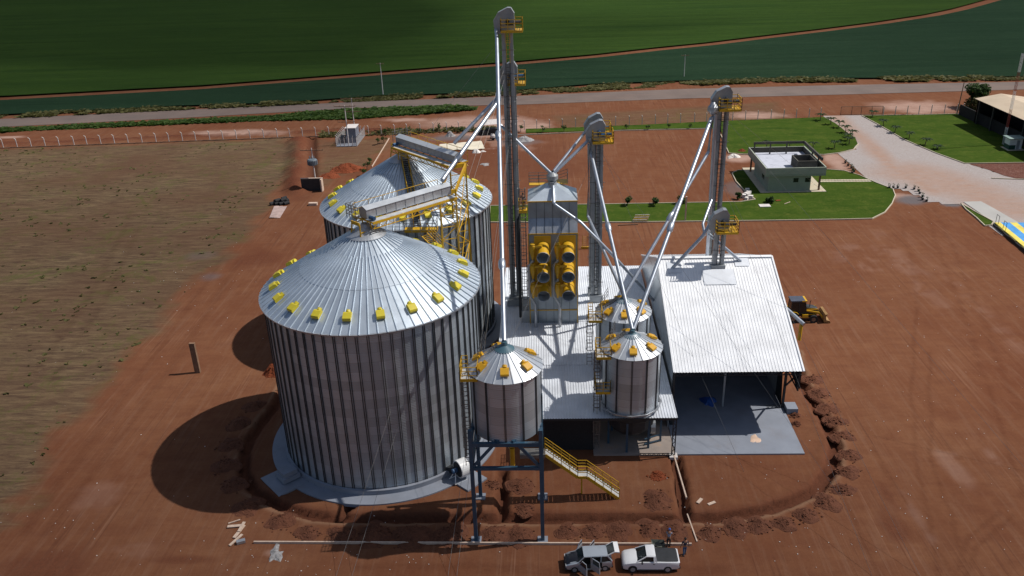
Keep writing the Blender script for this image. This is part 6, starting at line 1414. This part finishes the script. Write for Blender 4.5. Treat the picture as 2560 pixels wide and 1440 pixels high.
for s in (-1, 1):
    pr_ = [(-1.05+.82*cos(a), .72+.82*sin(a)) for a in [radians(20+14*k) for k in range(11)]]; mb = MB()
    for (x, z), (x2, z2) in zip(pr_, pr_[1:]): mb.beam((x, s*.8, z), (x2, s*.8, z2), .46, .06, up=(0,1,0)) if False else mb.add([(x,s*.58,z),(x,s*1.03,z),(x2,s*1.03,z2),(x2,s*.58,z2)], [(0,1,2,3)])
    mb.build('rear_fender', M['yellow'], bh, raw=True)
mb = MB()
for s in (-1, 1): mb.beam((.5,s*.62,1.55),(2.1,s*.62,1.25),.12,.18); mb.beam((2.1,s*.62,1.25),(2.75,s*.62,.45),.12,.18); mb.beam((.9,s*.62,1.0),(2.2,s*.62,1.15),.08)
mb.build('loader_arm', M['yellow'], bh, raw=True)
mb = MB(); prof = [(2.7,.15),(3.5,.1),(3.35,.35),(2.95,.45),(2.85,.9),(3.05,1.25),(2.75,1.2),(2.6,.7)]
mb.prism(prof, ((0,-1.1,0),(1,0,0)), (0,0,1), (0,2.2,0)); mb.build('front_bucket', mat('worn_yellow', (.30,.17,.06), .7, 0, .3, 3), bh, raw=True)
mb = MB(); mb.beam((-1.7,0,1.0),(-2.4,0,2.6),.25,.3); mb.beam((-2.4,0,2.6),(-3.1,0,1.2),.2,.25); mb.build('backhoe_boom', M['yellow'], bh, raw=True)
bh.scale = (1.0, 1.0, 1.0)
# ------------------------------------------------------------------ people
def skinmesh(name, chains, m, parent, root_i=0, sub=2):
    me = bpy.data.meshes.new(name); vs = []; es = []; rad = []
    key = {}
    for ch in chains:
        prev = None
        for (p, r) in ch:
            k = tuple(round(c, 4) for c in p)
            if k not in key: key[k] = len(vs); vs.append(p); rad.append(r)
            i = key[k]
            if prev is not None and prev != i: es.append((prev, i))
            prev = i
    me.from_pydata(vs, es, []); o = bpy.data.objects.new(name, me); COL.objects.link(o); o.parent = parent
    md = o.modifiers.new('skin', 'SKIN'); sv = me.skin_vertices[0] if me.skin_vertices else None
    if sv is None:
        bm = bmesh.new(); bm.from_mesh(me); bm.verts.layers.skin.verify(); bm.to_mesh(me); bm.free(); sv = me.skin_vertices[0]
    for i, r in enumerate(rad):
        sv.data[i].radius = (r, r) if not isinstance(r, tuple) else r; sv.data[i].use_root = (i == root_i)
    ss2 = o.modifiers.new('sub', 'SUBSURF'); ss2.levels = sub; ss2.render_levels = sub
    me.materials.append(m); return o
def person(loc, rz, label, shirt, trousers, cap=None, lean=0.0, stride=.12, arms=((.1,0,-.05),(.1,0,-.05)), H=1.74):
    root = thing('person', loc, label, 'person', rz=rz); k = H/1.74
    def V(x, y, z): return (x*k, y*k+lean*max(0, (z-.95))*k, z*k)
    pel = V(0,0,.93); hip = [V(s*.09,0,.88) for s in (-1,1)]; kn = [V(s*.10,stride*s*.6+.02,.50) for s in (-1,1)]; an = [V(s*.10,stride*s,.09) for s in (-1,1)]; toe = [V(s*.12,stride*s+.17,.035) for s in (-1,1)]
    ch = V(0,0,1.22); up = V(0,0,1.40); nk = V(0,.01,1.50); hd0 = V(0,.03,1.58); hd1 = V(0,.03,1.66)
    sh_ = [V(s*.18,0,1.40) for s in (-1,1)]; el = [V(s*(.24+arms[i][0]*.6),arms[i][1]*.5-.02,1.12+arms[i][2]*.5+.03) for i, s in enumerate((-1,1))]; wr = [V(s*(.24+arms[i][0]),arms[i][1]+.06,.88+arms[i][2]+.02) for i, s in enumerate((-1,1))]
    chains = [[(pel,.12*k),(ch,.13*k),(up,.12*k),(nk,.052*k),(hd0,.075*k),(hd1,.09*k),(V(0,.02,1.72),.07*k)]]
    for i in range(2):
        chains.append([(pel,.12*k),(hip[i],.085*k),(kn[i],.055*k),(an[i],.04*k),(toe[i],.03*k)]); chains.append([(up,.12*k),(sh_[i],.06*k),(el[i],.04*k),(wr[i],.028*k),(tuple(np.array(wr[i])+np.array((0,.03,-.07))*k),.034*k)])
    b_ = skinmesh('body', chains, M['skin'], root)
    for i in range(2):   # fingers
        w_ = np.array(wr[i])+np.array((0,.035,-.08))*k
        mbf = MB()
        for f in range(4): q0 = w_+np.array((0,(f-1.5)*.019,0))*k; mbf.tube([tuple(q0), tuple(q0+np.array((0,.008,-.045))*k), tuple(q0+np.array((0,.028,-.072+.006*abs(f-1.5)))*k)], .009*k, 6)
        q0 = w_+np.array((0,.035,.03))*k; mbf.tube([tuple(q0), tuple(q0+np.array((0,.035,-.035))*k)], .010*k, 6); mbf.build('fingers', M['skin'], b_, raw=True)
    skinmesh('shirt', [[(V(0,0,.98),.135*k),(ch,.145*k),(up,.132*k)]]+[[(up,.132*k),(sh_[i],.075*k),(tuple(.45*np.array(sh_[i])+.55*np.array(el[i])),.058*k)] for i in range(2)], shirt, root)
    skinmesh('trousers', [[(V(0,0,1.0),.125*k),(pel,.135*k)]]+[[(pel,.135*k),(hip[i],.10*k),(kn[i],.070*k),(V((-1,1)[i]*.10,stride*(-1,1)[i]*.95,.13),.055*k)] for i in range(2)], trousers, root)
    for i in range(2): mb = MB(); a = Vector(an[i]); mb.cbox((a.x, a.y+.06*k, .045*k), .10*k, .28*k, .09*k); mb.build('shoe', M['black'], root, raw=True)
    mb = MB(); c = Vector(V(0,.02,1.665)); mb.lathe(c, [(.02,.115*k),(.07*k,.09*k),(.098*k,.04*k),(.10*k,-.01*k),(.085*k,-.05*k)], 14)
    mb.build('cap' if cap else 'hair', cap or M['hair'], root, raw=True, smooth=True)
    mb = MB(); f = Vector(V(0,.03,1.64)); mb.cbox(f+Vector((0,.10,-.005))*k, .022*k, .03*k, .045*k)
    for s in (-1, 1): mb.cbox(f+Vector((s*.095,0,0))*k, .02*k, .035*k, .05*k)
    mb.build('nose_and_ears', M['skin'], b_, raw=True)
    mb = MB()
    for s in (-1, 1): mb.cbox(f+Vector((s*.034,.088,.022))*k, .024*k, .01*k, .01*k)
    mb.cbox(f+Vector((0,.086,-.05))*k, .05*k, .01*k, .01*k); mb.build('eyes_and_mouth', M['hair'], b_, raw=True)
    return root
cl = lambda n, c: mat(n, c, .85, 0, .12, 6)
navy, jeans, greyshirt, capblue, drk = cl('navy_cloth', (.012,.018,.045)), cl('denim_cloth', (.05,.11,.22)), cl('grey_cloth', (.22,.24,.32)), cl('blue_cap_cloth', (.03,.12,.45)), cl('dark_cloth', (.03,.028,.03))
p1_ = g(1711,1388); person((p1_.x, p1_.y, 0), radians(8), 'man in navy shirt and blue jeans walking away right of the pickup', navy, jeans)
p2_ = g(1673,1378); person((p2_.x, p2_.y+.5, 0), radians(-15), 'man in grey shirt and blue cap standing behind the pickup load bed', greyshirt, drk, capblue, lean=.22, arms=((.02,.28,.12),(.02,.28,.12)))
person((DX0-.5, 84.35, 18.28), radians(10), 'worker in dark clothes standing on the yellow dryer ladder platform', drk, drk, arms=((.1,.1,.1),(.1,.1,.1)))
wbr = thing('wheelbarrow', (p2_.x-.75, p2_.y+.2, 0), 'grey green wheelbarrow held by the man in the blue cap', 'wheelbarrow')
c = Vector(wbr.location); mb = MB(); mb.add([c+Vector(v) for v in ((-.45,-.25,.3),(.25,-.25,.3),(.25,.35,.3),(-.45,.35,.3),(-.65,-.4,.62),(.4,-.4,.58),(.4,.5,.58),(-.65,.5,.62))], [(0,3,2,1),(0,1,5,4),(1,2,6,5),(2,3,7,6),(3,0,4,7)]); mb.build('tray', mat('olive_tray', (.10,.11,.09), .6), wbr)
mb = MB(); mb.tube([c+Vector((-.75,.02,.2)), c+Vector((-.75,.1,.2))], .2, 16); mb.build('wheel', M['black'], wbr)
mb = MB(); mb.beam(c+Vector((-.75,.05,.2)), c+Vector((.9,-.2,.75)), .05); mb.beam(c+Vector((-.75,.05,.2)), c+Vector((.9,.35,.75)), .05); mb.beam(c+Vector((.2,-.2,.4)), c+Vector((.25,-.2,0)), .05); mb.beam(c+Vector((.2,.3,.4)), c+Vector((.25,.3,0)), .05); mb.build('handles', M['dark'], wbr)
# ------------------------------------------------------------------ unseen sheet added high up, its cover shaped to dull the sun in places
SUNV = Vector((.986*cos(radians(52.5)), .168*cos(radians(52.5)), sin(radians(52.5)))).normalized()
CZ = 700.0
cm_, t, b = nt('shade_sheet_vapour')
ga = N(t, 'ShaderNodeAttribute', attribute_name='cover'); sp2 = t.nodes.new('ShaderNodeSeparateColor'); t.links.new(ga.outputs['Color'], sp2.inputs[0])
tr = N(t, 'ShaderNodeBsdfTransparent'); tl = N(t, 'ShaderNodeBsdfTranslucent'); tl.inputs[0].default_value = (.30,.31,.33,1); mx = N(t, 'ShaderNodeMixShader')
t.links.new(sp2.outputs['Red'], mx.inputs[0]); t.links.new(tr.outputs[0], mx.inputs[1]); t.links.new(tl.outputs[0], mx.inputs[2]); t.nodes.remove(b); t.links.new(mx.outputs[0], t.nodes['Material Output'].inputs[0])
cx_ = axis([(-900,-200,25),(-200,200,8),(200,700,25)]); cy_ = axis([(-150,20,20),(20,140,5),(140,600,10),(600,1500,60)])
XX, YY = np.meshgrid(cx_, cy_)
wob = (fbm(XX, YY, 60, 4, 77)-.5)
D = .40*sm(YY+wob*30+XX*.12, 46, 88)                      # dull foreground
D = np.maximum(D, .28*sm(XX+wob*50-(YY-100)*.1, -70, -18)*sm(YY, 120, 200)+.0*XX)   # left side
D = np.maximum(D, .42*sm(-(YY-180+wob*40), -60, 0)*sm(XX-(YY-200)*.05+wob*80, -60, 20)*1.2)   # far left fields
fd = np.clip((YY-235+wob*50)/60, 0, 1); D = np.maximum(D, .76*fd*sm(XX+wob*60+np.clip(YY-300,0,200)*.1, -60, 5))
fe = np.clip((YY-285-XX*.45+wob*70)/40, 0, 1)*np.clip((400+wob*80+XX*.2-YY)/50, 0, 1); D = np.maximum(D, .32*fe*sm(XX+wob*80, 40, 120))
D = np.maximum(D, .22*np.clip((XX-60+wob*60)/90, 0, 1)*np.clip((YY-215)/40, 0, 1))
D = np.clip(D, 0, .85)
off = Vector((SUNV.x/SUNV.z*CZ, SUNV.y/SUNV.z*CZ))
ny2, nx2 = XX.shape; me = bpy.data.meshes.new('added_shade_cloud'); vs = np.stack([XX+off.x, YY+off.y, CZ+wob*20], 2).reshape(-1, 3)
ii, jj = np.meshgrid(np.arange(nx2-1), np.arange(ny2-1)); q = (jj*nx2+ii).ravel(); me.from_pydata(vs.tolist(), [], np.stack([q, q+1, q+nx2+1, q+nx2], 1).tolist())
ca = me.color_attributes.new('cover', 'FLOAT_COLOR', 'POINT'); ca.data.foreach_set('color', np.stack([D.ravel()]*3+[np.ones(D.size)], 1).astype(np.float32).ravel()); me.materials.append(cm_)
me.update()
o = bpy.data.objects.new('added_shade_cloud', me); COL.objects.link(o); tag(o, kind='structure')
# ------------------------------------------------------------------ light, sky, camera
w = bpy.data.worlds.new('World'); SC.world = w; w.use_nodes = True; t = w.node_tree; bg = t.nodes['Background']
sk = t.nodes.new('ShaderNodeTexSky'); sk.sky_type = 'NISHITA'; sk.sun_disc = False; sk.sun_elevation = radians(52.5)
az = math.atan2(SUNV.x, SUNV.y); sk.sun_rotation = az; sk.altitude = 400; sk.air_density = 1.0; sk.dust_density = 1.5
t.links.new(sk.outputs[0], bg.inputs[0]); bg.inputs[1].default_value = .075
sd_ = bpy.data.lights.new('sun', 'SUN'); sd_.energy = 4.9; sd_.angle = radians(.53); sd_.color = (1, .955, .89)
so = bpy.data.objects.new('sun', sd_); COL.objects.link(so); so.rotation_euler = SUNV.to_track_quat('Z', 'Y').to_euler()
cam = bpy.data.cameras.new('camera'); co = bpy.data.objects.new('camera', cam); COL.objects.link(co)
co.matrix_world = Matrix.Translation((0,0,CH)) @ Matrix((CR, -CD, -CF)).transposed().to_4x4()
cam.sensor_width = 36; cam.lens = FPX/2560*36; cam.clip_start = .5; cam.clip_end = 9000; SC.camera = co
SC.view_settings.view_transform = 'Standard'; SC.view_settings.look = 'None'; SC.view_settings.exposure = 0
SC.cycles.use_denoising = True
SC.cycles.max_bounces = 6; SC.cycles.transparent_max_bounces = 8
